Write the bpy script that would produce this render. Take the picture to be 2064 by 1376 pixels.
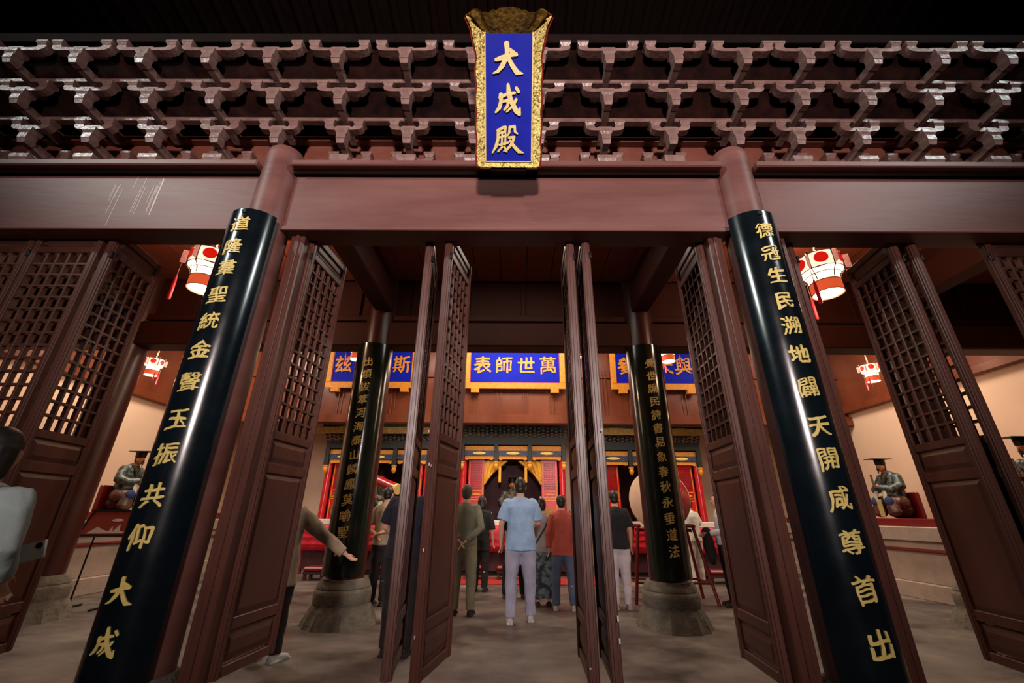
import bpy, bmesh, math, random
import numpy as np
from math import sin, cos, pi, radians, sqrt, atan2
from mathutils import Vector, Matrix, noise

for o in list(bpy.data.objects): bpy.data.objects.remove(o)
S = bpy.context.scene
C = S.collection

# ------------------------------------------------------------------ camera, world, lights, exposure
F = 833.0
PITCH, YAW, ROLL = radians(22.8), radians(0.35), radians(0.46)
CAM = Vector((0.05, 0.0, 1.30))
fw = Vector((-sin(YAW)*cos(PITCH), cos(YAW)*cos(PITCH), sin(PITCH)))
r0 = Vector((cos(YAW), sin(YAW), 0)); u0 = r0.cross(fw)
rt = r0*cos(ROLL) + u0*sin(ROLL); up = u0*cos(ROLL) - r0*sin(ROLL)
cd = bpy.data.cameras.new('camera'); cam = bpy.data.objects.new('camera', cd); C.objects.link(cam)
cd.sensor_width = 36; cd.lens = F/2064*36; cd.clip_start = .02
M4 = Matrix((rt, up, -fw)).transposed().to_4x4(); M4.translation = CAM
cam.matrix_world = M4
S.camera = cam

w = bpy.data.worlds.new('night'); S.world = w; w.use_nodes = True
w.node_tree.nodes['Background'].inputs[0].default_value = (.10, .13, .20, 1)
w.node_tree.nodes['Background'].inputs[1].default_value = .04
S.view_settings.view_transform = 'Standard'; S.view_settings.look = 'None'
S.view_settings.exposure = 0.55; S.view_settings.gamma = 1; S.view_settings.use_curve_mapping = False
S.cycles.use_denoising = True
S.cycles.max_bounces = 6

def light(kind, name, loc, energy, col, target=None, size=.2, sizey=None, spot=None, blend=.6):
    l = bpy.data.lights.new(name, kind); l.energy = energy; l.color = col
    if kind == 'AREA':
        l.size = size
        if sizey: l.shape = 'RECTANGLE'; l.size_y = sizey
    else: l.shadow_soft_size = size
    if kind == 'SPOT': l.spot_size = radians(spot); l.spot_blend = blend
    o = bpy.data.objects.new(name, l); C.objects.link(o); o.location = loc
    if target is not None:
        o.rotation_euler = (Vector(target)-Vector(loc)).to_track_quat('-Z', 'Y').to_euler()
    return o
# floodlights on masts across the courtyard, high to the left and to the right, and one low warm lamp in front
light('SPOT', 'flood_left', (-13, -6, 11.5), 4200, (.92, 1, .96), (-1.6, 2.9, 6.3), .7, spot=31, blend=1)
light('SPOT', 'flood_right', (12.5, -5, 11.5), 2600, (.92, 1, .98), (2.0, 2.9, 6.3), .7, spot=31, blend=1)
light('SPOT', 'flood_centre', (.4, -9, 4.2), 3900, (1, .83, .79), (0, 2.9, 4.3), .6, spot=50, blend=1)
# ceiling lamps in the nave
for x in (-6.6, 0, 6.6):
    light('AREA', 'nave_lamp', (x, 8.6, 5.9), 150 if x else 120, (1, .80, .62), (x*1.02, 9.2, 0), 1.6)
light('AREA', 'aisle_fill', (0, 4.9, 4.9), 14, (1, .86, .74), (0, 5.6, 0), 2.6, .5)  # added fill light without a fixture, brightens visitors and floor
light('AREA', 'plaque_lamp', (0, 9.3, 5.75), 60, (1, .84, .70), (0, 11, 4.6), 5.5, .4)
light('AREA', 'shrine_lamp', (0, 10.3, 3.3), 16, (1, .86, .72), (0, 11.6, 1.6), 7.5, .3)

# ------------------------------------------------------------------ materials
def s2l(c):
    return tuple((x/255/12.92 if x/255 <= .04045 else ((x/255+.055)/1.055)**2.4) for x in c) + (1,)
MT = {}
def mat(name, col, rough=.5, col2=None, scale=6., metal=0., bump=0., bscale=40., stretch=(1,1,1), emit=None, estr=0., spec=.5, sharp=False):
    m = bpy.data.materials.new(name); m.use_nodes = True; MT[name] = m
    nt = m.node_tree; N = nt.nodes; L = nt.links; b = N['Principled BSDF']
    b.inputs['Roughness'].default_value = rough; b.inputs['Metallic'].default_value = metal
    b.inputs['Specular IOR Level'].default_value = spec
    b.inputs['Base Color'].default_value = s2l(col)
    if col2 or bump:
        tc = N.new('ShaderNodeTexCoord'); mp = N.new('ShaderNodeMapping'); mp.inputs['Scale'].default_value = stretch
        L.new(tc.outputs['Object'], mp.inputs[0])
    if col2:
        n = N.new('ShaderNodeTexNoise'); n.inputs['Scale'].default_value = scale; n.inputs['Detail'].default_value = 6
        n.inputs['Roughness'].default_value = .6
        L.new(mp.outputs[0], n.inputs['Vector'])
        r = N.new('ShaderNodeValToRGB'); r.color_ramp.elements[0].color = s2l(col); r.color_ramp.elements[1].color = s2l(col2)
        r.color_ramp.elements[0].position, r.color_ramp.elements[1].position = (.46, .56) if sharp else (.35, .68)
        L.new(n.outputs[0], r.inputs[0]); L.new(r.outputs[0], b.inputs['Base Color'])
        mr = N.new('ShaderNodeMapRange'); mr.inputs[3].default_value = max(.03, rough-.08); mr.inputs[4].default_value = min(1, rough+.12)
        L.new(n.outputs[0], mr.inputs[0]); L.new(mr.outputs[0], b.inputs['Roughness'])
    if bump:
        n2 = N.new('ShaderNodeTexNoise'); n2.inputs['Scale'].default_value = bscale; n2.inputs['Detail'].default_value = 4
        L.new(mp.outputs[0], n2.inputs['Vector'])
        bp = N.new('ShaderNodeBump'); bp.inputs['Strength'].default_value = bump; bp.inputs['Distance'].default_value = .02
        L.new(n2.outputs[0], bp.inputs['Height']); L.new(bp.outputs[0], b.inputs['Normal'])
    if emit:
        b.inputs['Emission Color'].default_value = s2l(emit); b.inputs['Emission Strength'].default_value = estr
    return m
mat('paint', (92, 52, 46), .42, (112, 68, 60), 2.2, bump=.12, bscale=14, stretch=(1, 1, 3))
mat('beam_paint', (104, 60, 54), .45, (124, 80, 72), 1.4, bump=.08, bscale=10, stretch=(.5, 1, 3))
mat('bracket_paint', (120, 90, 84), .30, (148, 116, 108), 9, bump=.2, bscale=22)
mat('panel_paint', (112, 58, 46), .5, (134, 80, 62), 3, bump=.1)
mat('door_paint', (80, 44, 35), .38, (96, 56, 45), 3., bump=.15, bscale=18, stretch=(1, 1, .3))
mat('door_chip', (214, 202, 190), .6)
mat('scratch', (206, 186, 178), .45)
mat('soffit_shade', (22, 12, 11), .9, (46, 24, 19), 7, spec=.05)  # near-black colour stands in for unlit paint between the bracket tiers
mat('inner_wood_shade', (56, 25, 17), .6, (70, 32, 22), 1.6, spec=.2, bump=.06, bscale=8, stretch=(1, 1, .3))  # darker copy of inner_wood, dimness of the aisle put into the colour
mat('column_dark', (56, 24, 18), .34, (72, 32, 24), 2)
mat('dark_wood_shade', (22, 14, 12), .9, (30, 19, 16), 4, spec=.05)  # dark wood, also painted shade on rafters, eave boards, purlin and groove
mat('inner_wood', (96, 44, 26), .30, (122, 62, 36), 1.6, bump=.06, bscale=8, stretch=(1, 1, .3))
mat('ceiling_wood', (134, 64, 44), .5, (132, 68, 46), 2, bump=.1, stretch=(3, .4, 1))
mat('lacquer', (10, 16, 20), .16, (14, 24, 30), 3, spec=.7)
mat('lacquer_green', (14, 22, 16), .14, (22, 30, 20), 3, spec=.8)
mat('gold_paint', (222, 194, 104), .42, (238, 214, 130), 20, metal=.0, bump=.15, bscale=60)
mat('gold_orange', (222, 150, 44), .45, (198, 124, 30), 16, bump=.3, bscale=45)
mat('gold_dark', (120, 92, 34), .45, (160, 126, 52), 18, metal=.2, bump=.8, bscale=30)
mat('blue', (2, 22, 165), .6, (4, 28, 178), 4, spec=.15)
mat('blue_shrine', (24, 32, 60), .5, (66, 80, 108), 30, sharp=True)
mat('teal', (6, 12, 16), .5, (18, 30, 36), 22, sharp=True)
mat('shrine_dark', (30, 28, 24), .4, (52, 50, 40), 10)
mat('red_edge', (140, 40, 34), .5)
mat('red_lacquer', (176, 20, 26), .26, (196, 30, 34), 5)
mat('red_cloth', (200, 20, 48), .55, (176, 14, 38), 5, bump=.3, bscale=9)
mat('sign_red', (140, 52, 42), .3, (160, 66, 54), 4)
mat('red_dark', (110, 18, 20), .4)
mat('maroon', (66, 20, 26), .7, (52, 14, 20), 4)
mat('carpet', (170, 44, 34), .95, (150, 34, 28), 12)
mat('plaster', (226, 196, 170), .85, (218, 186, 160), .8)
mat('stone', (118, 112, 100), .8, (86, 82, 72), 5, bump=.7, bscale=22)
mat('light_stone', (186, 170, 156), .7, (166, 150, 138), 3, bump=.2)
mat('yellow_cloth', (214, 160, 50), .6, (190, 134, 36), 5, bump=.15)
mat('white_marble', (226, 216, 208), .4, (206, 192, 184), 5)
mat('iron', (26, 24, 24), .5, metal=.5)
mat('skin', (206, 156, 130), .5)
mat('hair', (24, 19, 17), .45, (36, 29, 25), 30)
mat('eye_dark', (20, 16, 14), .3)
mat('lip', (160, 84, 76), .5)
mat('shade_white', (240, 232, 214), .6, emit=(255, 236, 206), estr=.75)
mat('shade_lower', (250, 240, 220), .6, emit=(255, 238, 205), estr=1.3)
mat('shade_red', (206, 70, 44), .6, emit=(236, 96, 52), estr=.5)
mat('lamp_disc', (255, 250, 235), .6, emit=(255, 240, 208), estr=2.2)
mat('medallion', (190, 26, 18), .6, (226, 60, 44), 70, emit=(220, 24, 14), estr=.55, sharp=True)
mat('pink_panel', (224, 150, 136), .6, (240, 206, 190), 60, emit=(235, 150, 130), estr=.25, sharp=True)
mat('tassel', (200, 34, 50), .6, emit=(200, 24, 40), estr=.12)  # weak emission imitates lantern light falling on the tassels
mat('frame_brown', (70, 46, 36), .5)
mat('cord', (190, 150, 130), .7)
mat('drum_skin', (232, 208, 184), .5, (222, 190, 168), 3)

def floor_mat():
    m = bpy.data.materials.new('floor_stone'); m.use_nodes = True; MT['floor'] = m
    nt = m.node_tree; N = nt.nodes; L = nt.links; b = N['Principled BSDF']
    tc = N.new('ShaderNodeTexCoord')
    def ns(sc, det, st=(1, 1, 1)):
        mp = N.new('ShaderNodeMapping'); mp.inputs['Scale'].default_value = st; L.new(tc.outputs['Object'], mp.inputs[0])
        n = N.new('ShaderNodeTexNoise'); n.inputs['Scale'].default_value = sc; n.inputs['Detail'].default_value = det
        n.inputs['Roughness'].default_value = .65; L.new(mp.outputs[0], n.inputs['Vector']); return n
    a = ns(1.3, 8); c = ns(.9, 4, (1, 1.6, 1)); d = ns(14, 6)
    r = N.new('ShaderNodeValToRGB'); e = r.color_ramp.elements
    e[0].position = .40; e[0].color = s2l((58, 51, 49)); e[1].position = .56; e[1].color = s2l((104, 96, 90))
    k = e.new(.70); k.color = s2l((140, 133, 120))
    mx = N.new('ShaderNodeMix'); mx.inputs['Factor'].default_value = .4
    L.new(a.outputs[0], mx.inputs['A']); L.new(c.outputs[0], mx.inputs['B']); L.new(mx.outputs['Result'], r.inputs[0])
    L.new(r.outputs[0], b.inputs['Base Color'])
    mr = N.new('ShaderNodeMapRange'); mr.inputs[1].default_value = .35; mr.inputs[2].default_value = .65
    mr.inputs[3].default_value = .38; mr.inputs[4].default_value = .72
    L.new(c.outputs[0], mr.inputs[0]); L.new(mr.outputs[0], b.inputs['Roughness'])
    bp = N.new('ShaderNodeBump'); bp.inputs['Strength'].default_value = .35; bp.inputs['Distance'].default_value = .01
    ad = N.new('ShaderNodeMath'); ad.operation = 'ADD'
    L.new(d.outputs[0], ad.inputs[0]); L.new(a.outputs[0], ad.inputs[1]); L.new(ad.outputs[0], bp.inputs['Height'])
    L.new(bp.outputs[0], b.inputs['Normal'])
floor_mat()

def carved_gold():
    m = bpy.data.materials.new('carved_gold'); m.use_nodes = True; MT['carved_gold'] = m
    nt = m.node_tree; N = nt.nodes; L = nt.links; b = N['Principled BSDF']
    tc = N.new('ShaderNodeTexCoord'); v = N.new('ShaderNodeTexNoise'); v.inputs['Scale'].default_value = 26; v.inputs['Distortion'].default_value = 2.2
    L.new(tc.outputs['Object'], v.inputs['Vector'])
    r = N.new('ShaderNodeValToRGB'); e = r.color_ramp.elements
    e[0].position = .40; e[0].color = s2l((140, 110, 38)); e[1].position = .47; e[1].color = s2l((244, 222, 132))
    L.new(v.outputs[0], r.inputs[0]); L.new(r.outputs[0], b.inputs['Base Color'])
    b.inputs['Roughness'].default_value = .4; b.inputs['Metallic'].default_value = .2
    bp = N.new('ShaderNodeBump'); bp.inputs['Strength'].default_value = 1; bp.inputs['Distance'].default_value = .015
    L.new(v.outputs[0], bp.inputs['Height']); L.new(bp.outputs[0], b.inputs['Normal'])
carved_gold()

# ------------------------------------------------------------------ helpers
class MB:
    def __init__(s): s.v = []; s.f = []
    def add(s, vs, fs, M=None):
        n = len(s.v)
        s.v += [(M @ Vector(v)) if M is not None else Vector(v) for v in vs]
        s.f += [tuple(i+n for i in f) for f in fs]; return s
    def box(s, c, d, M=None, taper=None):
        x, y, z = c; a, b, h = d[0]/2, d[1]/2, d[2]/2
        t = taper or (1, 1)      # scale of the bottom face
        vs = [(x-a*t[0], y-b*t[1], z-h), (x+a*t[0], y-b*t[1], z-h), (x+a*t[0], y+b*t[1], z-h), (x-a*t[0], y+b*t[1], z-h),
              (x-a, y-b, z+h), (x+a, y-b, z+h), (x+a, y+b, z+h), (x-a, y+b, z+h)]
        return s.add(vs, [(3,2,1,0), (4,5,6,7), (0,1,5,4), (1,2,6,5), (2,3,7,6), (3,0,4,7)], M)
    def bx(s, x0, x1, y0, y1, z0, z1, M=None):
        return s.box(((x0+x1)/2, (y0+y1)/2, (z0+z1)/2), (x1-x0, y1-y0, z1-z0), M)
    def lathe(s, prof, n=24, M=None, c=(0,0,0), cap=True, sx=1, sy=1):
        vs = []; fs = []
        for r, z in prof:
            for i in range(n):
                a = 2*pi*i/n; vs.append((c[0]+r*cos(a)*sx, c[1]+r*sin(a)*sy, c[2]+z))
        k = len(prof)
        for j in range(k-1):
            for i in range(n):
                i2 = (i+1) % n; fs.append((j*n+i, j*n+i2, (j+1)*n+i2, (j+1)*n+i))
        if cap: fs += [tuple(range(n))[::-1], tuple(range((k-1)*n, k*n))]
        return s.add(vs, fs, M)
    def prism(s, poly, axis, a0, a1, M=None):
        n = len(poly); vs = []
        for a in (a0, a1):
            for p, q in poly:
                vs.append((a, p, q) if axis == 'x' else (p, a, q) if axis == 'y' else (p, q, a))
        fs = [tuple(range(n))[::-1], tuple(range(n, 2*n))] + [(i, (i+1) % n, n+(i+1) % n, n+i) for i in range(n)]
        return s.add(vs, fs, M)
    def tube(s, pts, rads, n=10, M=None, ref=Vector((1, 0, 0)), dome=True):
        pts = [Vector(p) for p in pts]; rads = [(r, r) if not isinstance(r, tuple) else r for r in rads]
        P, R = list(pts), list(rads)
        if dome:
            d0 = (pts[0]-pts[1]).normalized(); d1 = (pts[-1]-pts[-2]).normalized()
            m0, m1 = min(rads[0]), min(rads[-1])
            P = [pts[0]+d0*m0*.75, pts[0]+d0*m0*.5] + P + [pts[-1]+d1*m1*.5, pts[-1]+d1*m1*.75]
            sc = lambda r, k: (r[0]*k, r[1]*k)
            R = [sc(rads[0], .35), sc(rads[0], .75)] + R + [sc(rads[-1], .75), sc(rads[-1], .35)]
        vs = []; fs = []; k = len(P)
        for j in range(k):
            t = (P[min(j+1, k-1)]-P[max(j-1, 0)]).normalized()
            a = ref - t*ref.dot(t)
            if a.length < .15: a = Vector((0, 1, 0)) - t*t.y
            a.normalize(); b = t.cross(a)
            for i in range(n):
                g = 2*pi*i/n; vs.append(P[j]+a*cos(g)*R[j][0]+b*sin(g)*R[j][1])
        for j in range(k-1):
            for i in range(n):
                i2 = (i+1) % n; fs.append((j*n+i, j*n+i2, (j+1)*n+i2, (j+1)*n+i))
        fs += [tuple(range(n))[::-1], tuple(range((k-1)*n, k*n))]
        return s.add(vs, fs, M)
    def ell(s, c, r, M=None, n=14, m=9):
        vs = [(c[0], c[1], c[2]-r[2])]; fs = []
        for j in range(1, m):
            p = -pi/2+pi*j/m
            for i in range(n):
                a = 2*pi*i/n; vs.append((c[0]+r[0]*cos(p)*cos(a), c[1]+r[1]*cos(p)*sin(a), c[2]+r[2]*sin(p)))
        vs.append((c[0], c[1], c[2]+r[2]))
        for i in range(n): fs.append((0, 1+(i+1) % n, 1+i))
        for j in range(m-2):
            for i in range(n):
                i2 = (i+1) % n; fs.append((1+j*n+i, 1+j*n+i2, 1+(j+1)*n+i2, 1+(j+1)*n+i))
        l = len(vs)-1
        for i in range(n): fs.append((l, l-n+i, l-n+(i+1) % n))
        return s.add(vs, fs, M)
    def mesh(s, name, m, smooth=False, bevel=0):
        me = bpy.data.meshes.new(name); me.from_pydata([tuple(v) for v in s.v], [], s.f); me.update()
        bm = bmesh.new(); bm.from_mesh(me); bmesh.ops.recalc_face_normals(bm, faces=bm.faces)
        if bevel: bmesh.ops.bevel(bm, geom=bm.edges[:], offset=bevel, segments=1, affect='EDGES', clamp_overlap=True)
        bm.to_mesh(me); bm.free()
        if m: me.materials.append(MT[m])
        if smooth:
            me.shade_smooth() if hasattr(me, 'shade_smooth') else None
            me.set_sharp_from_angle(angle=radians(40))
        return me
    def obj(s, name, m, parent=None, smooth=False, bevel=0, loc=None, rot=None, lab=None):
        o = bpy.data.objects.new(name, s.mesh(name, m, smooth, bevel)); C.objects.link(o)
        if parent: o.parent = parent
        if loc: o.location = loc
        if rot: o.rotation_euler = rot
        if lab: o['label'] = lab
        return o
def tag(o, label, cat, group=None):
    o['label'] = label; o['category'] = cat
    if group: o['group'] = group
    return o
def thing(name, label, cat, loc=(0, 0, 0), rz=0, group=None):
    o = bpy.data.objects.new(name, None); C.objects.link(o); o.empty_display_size = .1
    o.location = loc; o.rotation_euler = (0, 0, rz); return tag(o, label, cat, group)
def inst(name, me, parent, loc=(0, 0, 0), rot=(0, 0, 0), sc=(1, 1, 1)):
    o = bpy.data.objects.new(name, me); C.objects.link(o); o.parent = parent
    o.location = loc; o.rotation_euler = rot; o.scale = sc; return o
def struct(o): o['kind'] = 'structure'; return o
def copy_tree(o, parent=None):
    c = o.copy(); C.objects.link(c); c.parent = parent
    for ch in list(o.children): copy_tree(ch, c)
    return c
def ray(px, py):
    d = rt*((px-1032)/F) + up*((688-py)/F) + fw; return d
def at(px, py, Y=None, Z=None, X=None):
    d = ray(px, py)
    t = (Y-CAM.y)/d.y if Y is not None else (Z-CAM.z)/d.z if Z is not None else (X-CAM.x)/d.x
    return CAM + d*t

# glyphs: solid characters, brush-like: outline field, warped, contoured and extruded
TS = bpy.data.scenes.new('workshop')
def evaluated(o):
    TS.collection.objects.link(o)
    with bpy.context.temp_override(scene=TS, view_layer=TS.view_layers[0]): dg = bpy.context.evaluated_depsgraph_get()
    dg.update()
    me = bpy.data.meshes.new_from_object(o.evaluated_get(dg), depsgraph=dg)
    bpy.data.objects.remove(o); return me
NR = 150
BR = {
 '大': ((395, 445, 255), [[(295,450,14),(345,440,19),(400,425,15),(462,414,16)], [(382,338,21),(388,400,17),(380,445,18),(350,497,20),(310,540,13),(268,553,5)], [(392,430,15),(430,500,19),(470,548,21),(518,556,5)], [(400,380,15),(440,400,15),(455,418,14)]]),
 '成': ((383, 757, 255), [[(322,718,17),(326,770,15),(310,820,16),(280,850,9)], [(315,738,13),(370,716,13),(440,702,12)], [(382,640,13),(388,690,19),(402,750,20),(425,800,20),(455,845,22),(480,868,14),(484,815,6)], [(345,772,11),(385,762,11),(378,808,12),(352,836,9)], [(455,664,13),(474,690,13)], [(452,752,11),(428,800,11),(372,852,7)]]),
 '殿': ((397, 1070, 255), [[(310,992,11),(355,972,13),(378,968,12),(374,1002,10),(318,1016,9)], [(314,988,12),(312,1060,13),(296,1120,14),(265,1170,6)], [(330,1048,8),(390,1036,8)], [(348,1022,8),(342,1112,8)], [(376,1016,8),(372,1106,8)], [(324,1112,9),(398,1092,9)], [(348,1128,9),(314,1162,8)], [(368,1128,8),(386,1162,10)],
        [(414,966,10),(410,1010,10),(396,1034,6)], [(415,970,9),(456,962,11),(458,1004,10),(478,1020,7)], [(404,1052,9),(452,1046,10),(432,1100,12),(396,1142,11),(360,1162,5)], [(415,1078,11),(450,1120,15),(490,1158,17),(530,1168,5)]]),
}
def field(ch):
    g = np.linspace(-.62, .62, NR); X, Y = np.meshgrid(g, g, indexing='ij')
    if ch in BR:
        (cx, cy, sc), st = BR[ch]; f = np.full((NR, NR), -1e9)
        for pl_ in st:
            q = [((a-cx)/sc, -(b-cy)/sc, r/sc) for a, b, r in pl_]
            for (x0, y0, ra), (x1, y1, rb) in zip(q, q[1:]):
                dx, dy = x1-x0, y1-y0; t = np.clip(((X-x0)*dx+(Y-y0)*dy)/(dx*dx+dy*dy), 0, 1)
                f = np.maximum(f, ra+(rb-ra)*t-np.hypot(X-x0-t*dx, Y-y0-t*dy))
        return np.clip(.5+f/.04, 0, 1), True
    c = bpy.data.curves.new('t', 'FONT'); c.body = ch; c.resolution_u = 3
    me = evaluated(bpy.data.objects.new('t', c)); me.calc_loop_triangles()
    vs = np.array([v.co[:2] for v in me.vertices]); tr = [tuple(t.vertices) for t in me.loop_triangles]
    bpy.data.meshes.remove(me); bpy.data.curves.remove(c)
    vs -= (vs.max(0)+vs.min(0))/2; f = np.zeros((NR, NR)); st = g[1]-g[0]
    for t in tr:
        a, b, d = vs[t[0]], vs[t[1]], vs[t[2]]
        lo = np.minimum(np.minimum(a, b), d); hi = np.maximum(np.maximum(a, b), d)
        i0, j0 = np.floor((lo+.62)/st).astype(int).clip(0, NR-1); i1, j1 = (np.ceil((hi+.62)/st).astype(int)+1).clip(0, NR)
        x, y = X[i0:i1, j0:j1], Y[i0:i1, j0:j1]
        w0 = (b[0]-a[0])*(y-a[1])-(b[1]-a[1])*(x-a[0]); w1 = (d[0]-b[0])*(y-b[1])-(d[1]-b[1])*(x-b[0]); w2 = (a[0]-d[0])*(y-d[1])-(a[1]-d[1])*(x-d[0])
        f[i0:i1, j0:j1][((w0 >= 0) & (w1 >= 0) & (w2 >= 0)) | ((w0 <= 0) & (w1 <= 0) & (w2 <= 0))] = 1
    f1 = f.copy()
    cov = f.mean()
    for k_ in range(1, 7 if cov < .13 else 5 if cov < .19 else 3):      # flat-pen swelling along one diagonal
        q = np.zeros_like(f); q[k_:, :NR-k_] = f[:-k_, k_:]; f1 = np.maximum(f1, q)
    f = f1
    for _ in range(5):
        p = np.pad(f, 1); f = (p[:-2, 1:-1]+p[2:, 1:-1]+p[1:-1, :-2]+p[1:-1, 2:]+2*f)/6
    return f, False
def glyph(ch, size, depth, fn=None, bold=.10, seed=0, slant=.07, wob=.018, N=78):
    f, hand = field(ch)
    if hand: slant = 0; wob *= .3; bold = 0
    elif f.mean() > .30: bold = .02
    rg = np.random.RandomState(int(seed*97+ord(ch)) % 100000)
    ph = rg.uniform(0, 6.28, 12)
    g = np.linspace(-.6, .6, N); X, Y = np.meshgrid(g, g, indexing='ij')
    def wv(k): return np.sin(X*5+Y*3+ph[k])*.5+np.sin(Y*8-X*4+ph[k+1])*.35+np.sin(X*15+Y*9+ph[k+2])*.2
    U = X+wob*wv(0); W = Y-slant*X+wob*wv(3)+.10*X*X
    if fn is None: pass
    a = (np.clip(U, -.615, .615)+.62)/1.24*(NR-1); b = (np.clip(W, -.615, .615)+.62)/1.24*(NR-1)
    i = a.astype(int); j = b.astype(int); fa, fb = a-i, b-j
    F_ = f[i, j]*(1-fa)*(1-fb)+f[i+1, j]*fa*(1-fb)+f[i, j+1]*(1-fa)*fb+f[i+1, j+1]*fa*fb
    th = .5-bold+.22*wv(6)*(0 if hand else 1)
    D = F_-th; D[0, :] = D[-1, :] = D[:, 0] = D[:, -1] = -1
    vs = []; ids = {}; fs = []; tops = []
    def vid(key, x, y):
        if key not in ids: ids[key] = len(vs); vs.append((x, y))
        return ids[key]
    IN = D > 0
    act = np.argwhere(IN[:-1, :-1] | IN[1:, :-1] | IN[1:, 1:] | IN[:-1, 1:])
    for i, j in act:
        cs = ((i, j), (i+1, j), (i+1, j+1), (i, j+1)); poly = []; cross = []
        for k_ in range(4):
            p, q = cs[k_], cs[(k_+1) % 4]; dp, dq = D[p], D[q]
            if dp > 0: poly.append(vid(p, g[p[0]], g[p[1]]))
            if (dp > 0) != (dq > 0):
                t = dp/(dp-dq); e = (min(p, q), max(p, q), 1)
                v = vid(e, g[p[0]]+(g[q[0]]-g[p[0]])*t, g[p[1]]+(g[q[1]]-g[p[1]])*t)
                poly.append(v); cross.append((v, dp > 0))
        if len(poly) >= 3: tops.append(tuple(poly))
        if len(cross) == 2: fs.append((cross[0][0], cross[1][0]) if not cross[0][1] else (cross[1][0], cross[0][0]))
        elif len(cross) == 4:
            fs += [(cross[0][0], cross[1][0]), (cross[2][0], cross[3][0])]
    n = len(vs)
    P = [(x*size, y*size, depth) for x, y in vs]+[(x*size, y*size, 0) for x, y in vs]
    if fn: P = [tuple(fn(Vector(p))) for p in P]
    else: P = [tuple(p) for p in P]
    me = bpy.data.meshes.new('character'); me.from_pydata(P, [], tops+[(a, b, b+n, a+n) for a, b in fs]); me.update(); return me
def char_obj(ch, me, m, parent):
    me.materials.clear(); me.materials.append(MT[m]); me.name = 'character'
    o = bpy.data.objects.new('character', me); C.objects.link(o); o.parent = parent; return o

# ------------------------------------------------------------------ shell
struct(MB().bx(-12, 12, -8, 13.3, -.2, 0).obj('floor', 'floor'))
WX = 9.0
for sname, sx in (('left', -1), ('right', 1)):
    a, b = sorted((sx*WX, sx*(WX+.3)))
    struct(MB().bx(a, b, 2.9, 13.4, 0, 6.3).obj('wall_'+sname, 'plaster'))
    p = struct(MB().bx(*sorted((sx*WX, sx*(WX-.06))), 3.1, 13.0, 3.85, 6.2).obj('trim_'+('1' if sx < 0 else '2'), 'inner_wood'))
    p2 = struct(MB().bx(*sorted((sx*(WX-.06), sx*(WX-.16))), 3.1, 13.0, 3.85, 4.02).obj('trim_'+('3' if sx < 0 else '4'), 'inner_wood', bevel=.01))
struct(MB().bx(-9.2, 9.2, 13.0, 13.3, 0, 6.3).obj('wall_back', 'plaster'))
# wall above the beam behind the outer brackets (front wall, upper part)
wf = struct(MB().bx(-9, 9, 3.0, 3.04, 4.10, 6.3).obj('wall_front', 'panel_paint'))
# small raised boards between the brackets' wall beams
struct(MB().bx(-9, 9, 2.93, 3.0, 4.63, 4.69).obj('trim_5', 'panel_paint', bevel=.006))
sq = [(.05, 4.99), (-.185, 4.69), (-.36, 4.955), (-.535, 5.20), (-.535, 5.24), (-.36, 4.995), (-.185, 4.73), (.05, 5.03)]
struct(MB().prism([(2.95+a, b) for a, b in sq], 'x', -6.6, 6.6).obj('trim_6', 'soffit_shade'))
# ceilings: aisle with single planks, nave above
cl = struct(MB().bx(-9, 9, 3.04, 6.2, 5.06, 5.14).obj('ceiling', 'dark_wood_shade'))
pk = MB().bx(-.205, .205, 3.05, 6.18, 5.025, 5.06).mesh('plank', 'ceiling_wood', bevel=.004)
for i in range(43):
    inst('plank', pk, cl, (-9+.21+i*.42, 0, (.004 if i % 3 else -.003)))
struct(MB().bx(-9.2, 9.2, 6.2, 13.3, 6.2, 6.35).obj('ceiling_nave', 'ceiling_wood'))
# cross beams carrying the aisle ceiling, from outer to inner columns
k = 7
for x in (-6.3, -2.12, 2.12, 6.3):
    t = struct(MB().bx(x-.14, x+.14, 3.0, 6.2, 4.40, 4.84).obj('trim_%d' % k, 'inner_wood_shade', bevel=.02)); k += 1
    struct(MB().bx(x-.09, x+.09, 3.0, 6.2, 4.84, 5.03).obj('trim_%d' % k, 'inner_wood_shade', bevel=.01)); k += 1
# inner row beam and boarded wall over it
ib = thing('inner_beam', 'dark brown beam and boarding between the inner columns, above the hall opening', 'beam', (0, 6.3, 3.8))
MB().bx(-9, 9, -.16, .16, 0, .42).obj('beam_body', 'inner_wood_shade', ib, bevel=.02)
MB().bx(-9, 9, -.12, .12, .46, .56).obj('rail', 'inner_wood_shade', ib, bevel=.01)
MB().bx(-9, 9, -.03, .03, .42, 2.4).obj('boarding', 'inner_wood_shade', ib)
bt = MB().bx(-.03, .03, -.07, -.03, .56, 1.22).mesh('batten', 'inner_wood_shade', bevel=.005)
for i in range(-9, 10): inst('batten', bt, ib, (i*.93+.2, 0, 0))

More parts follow.
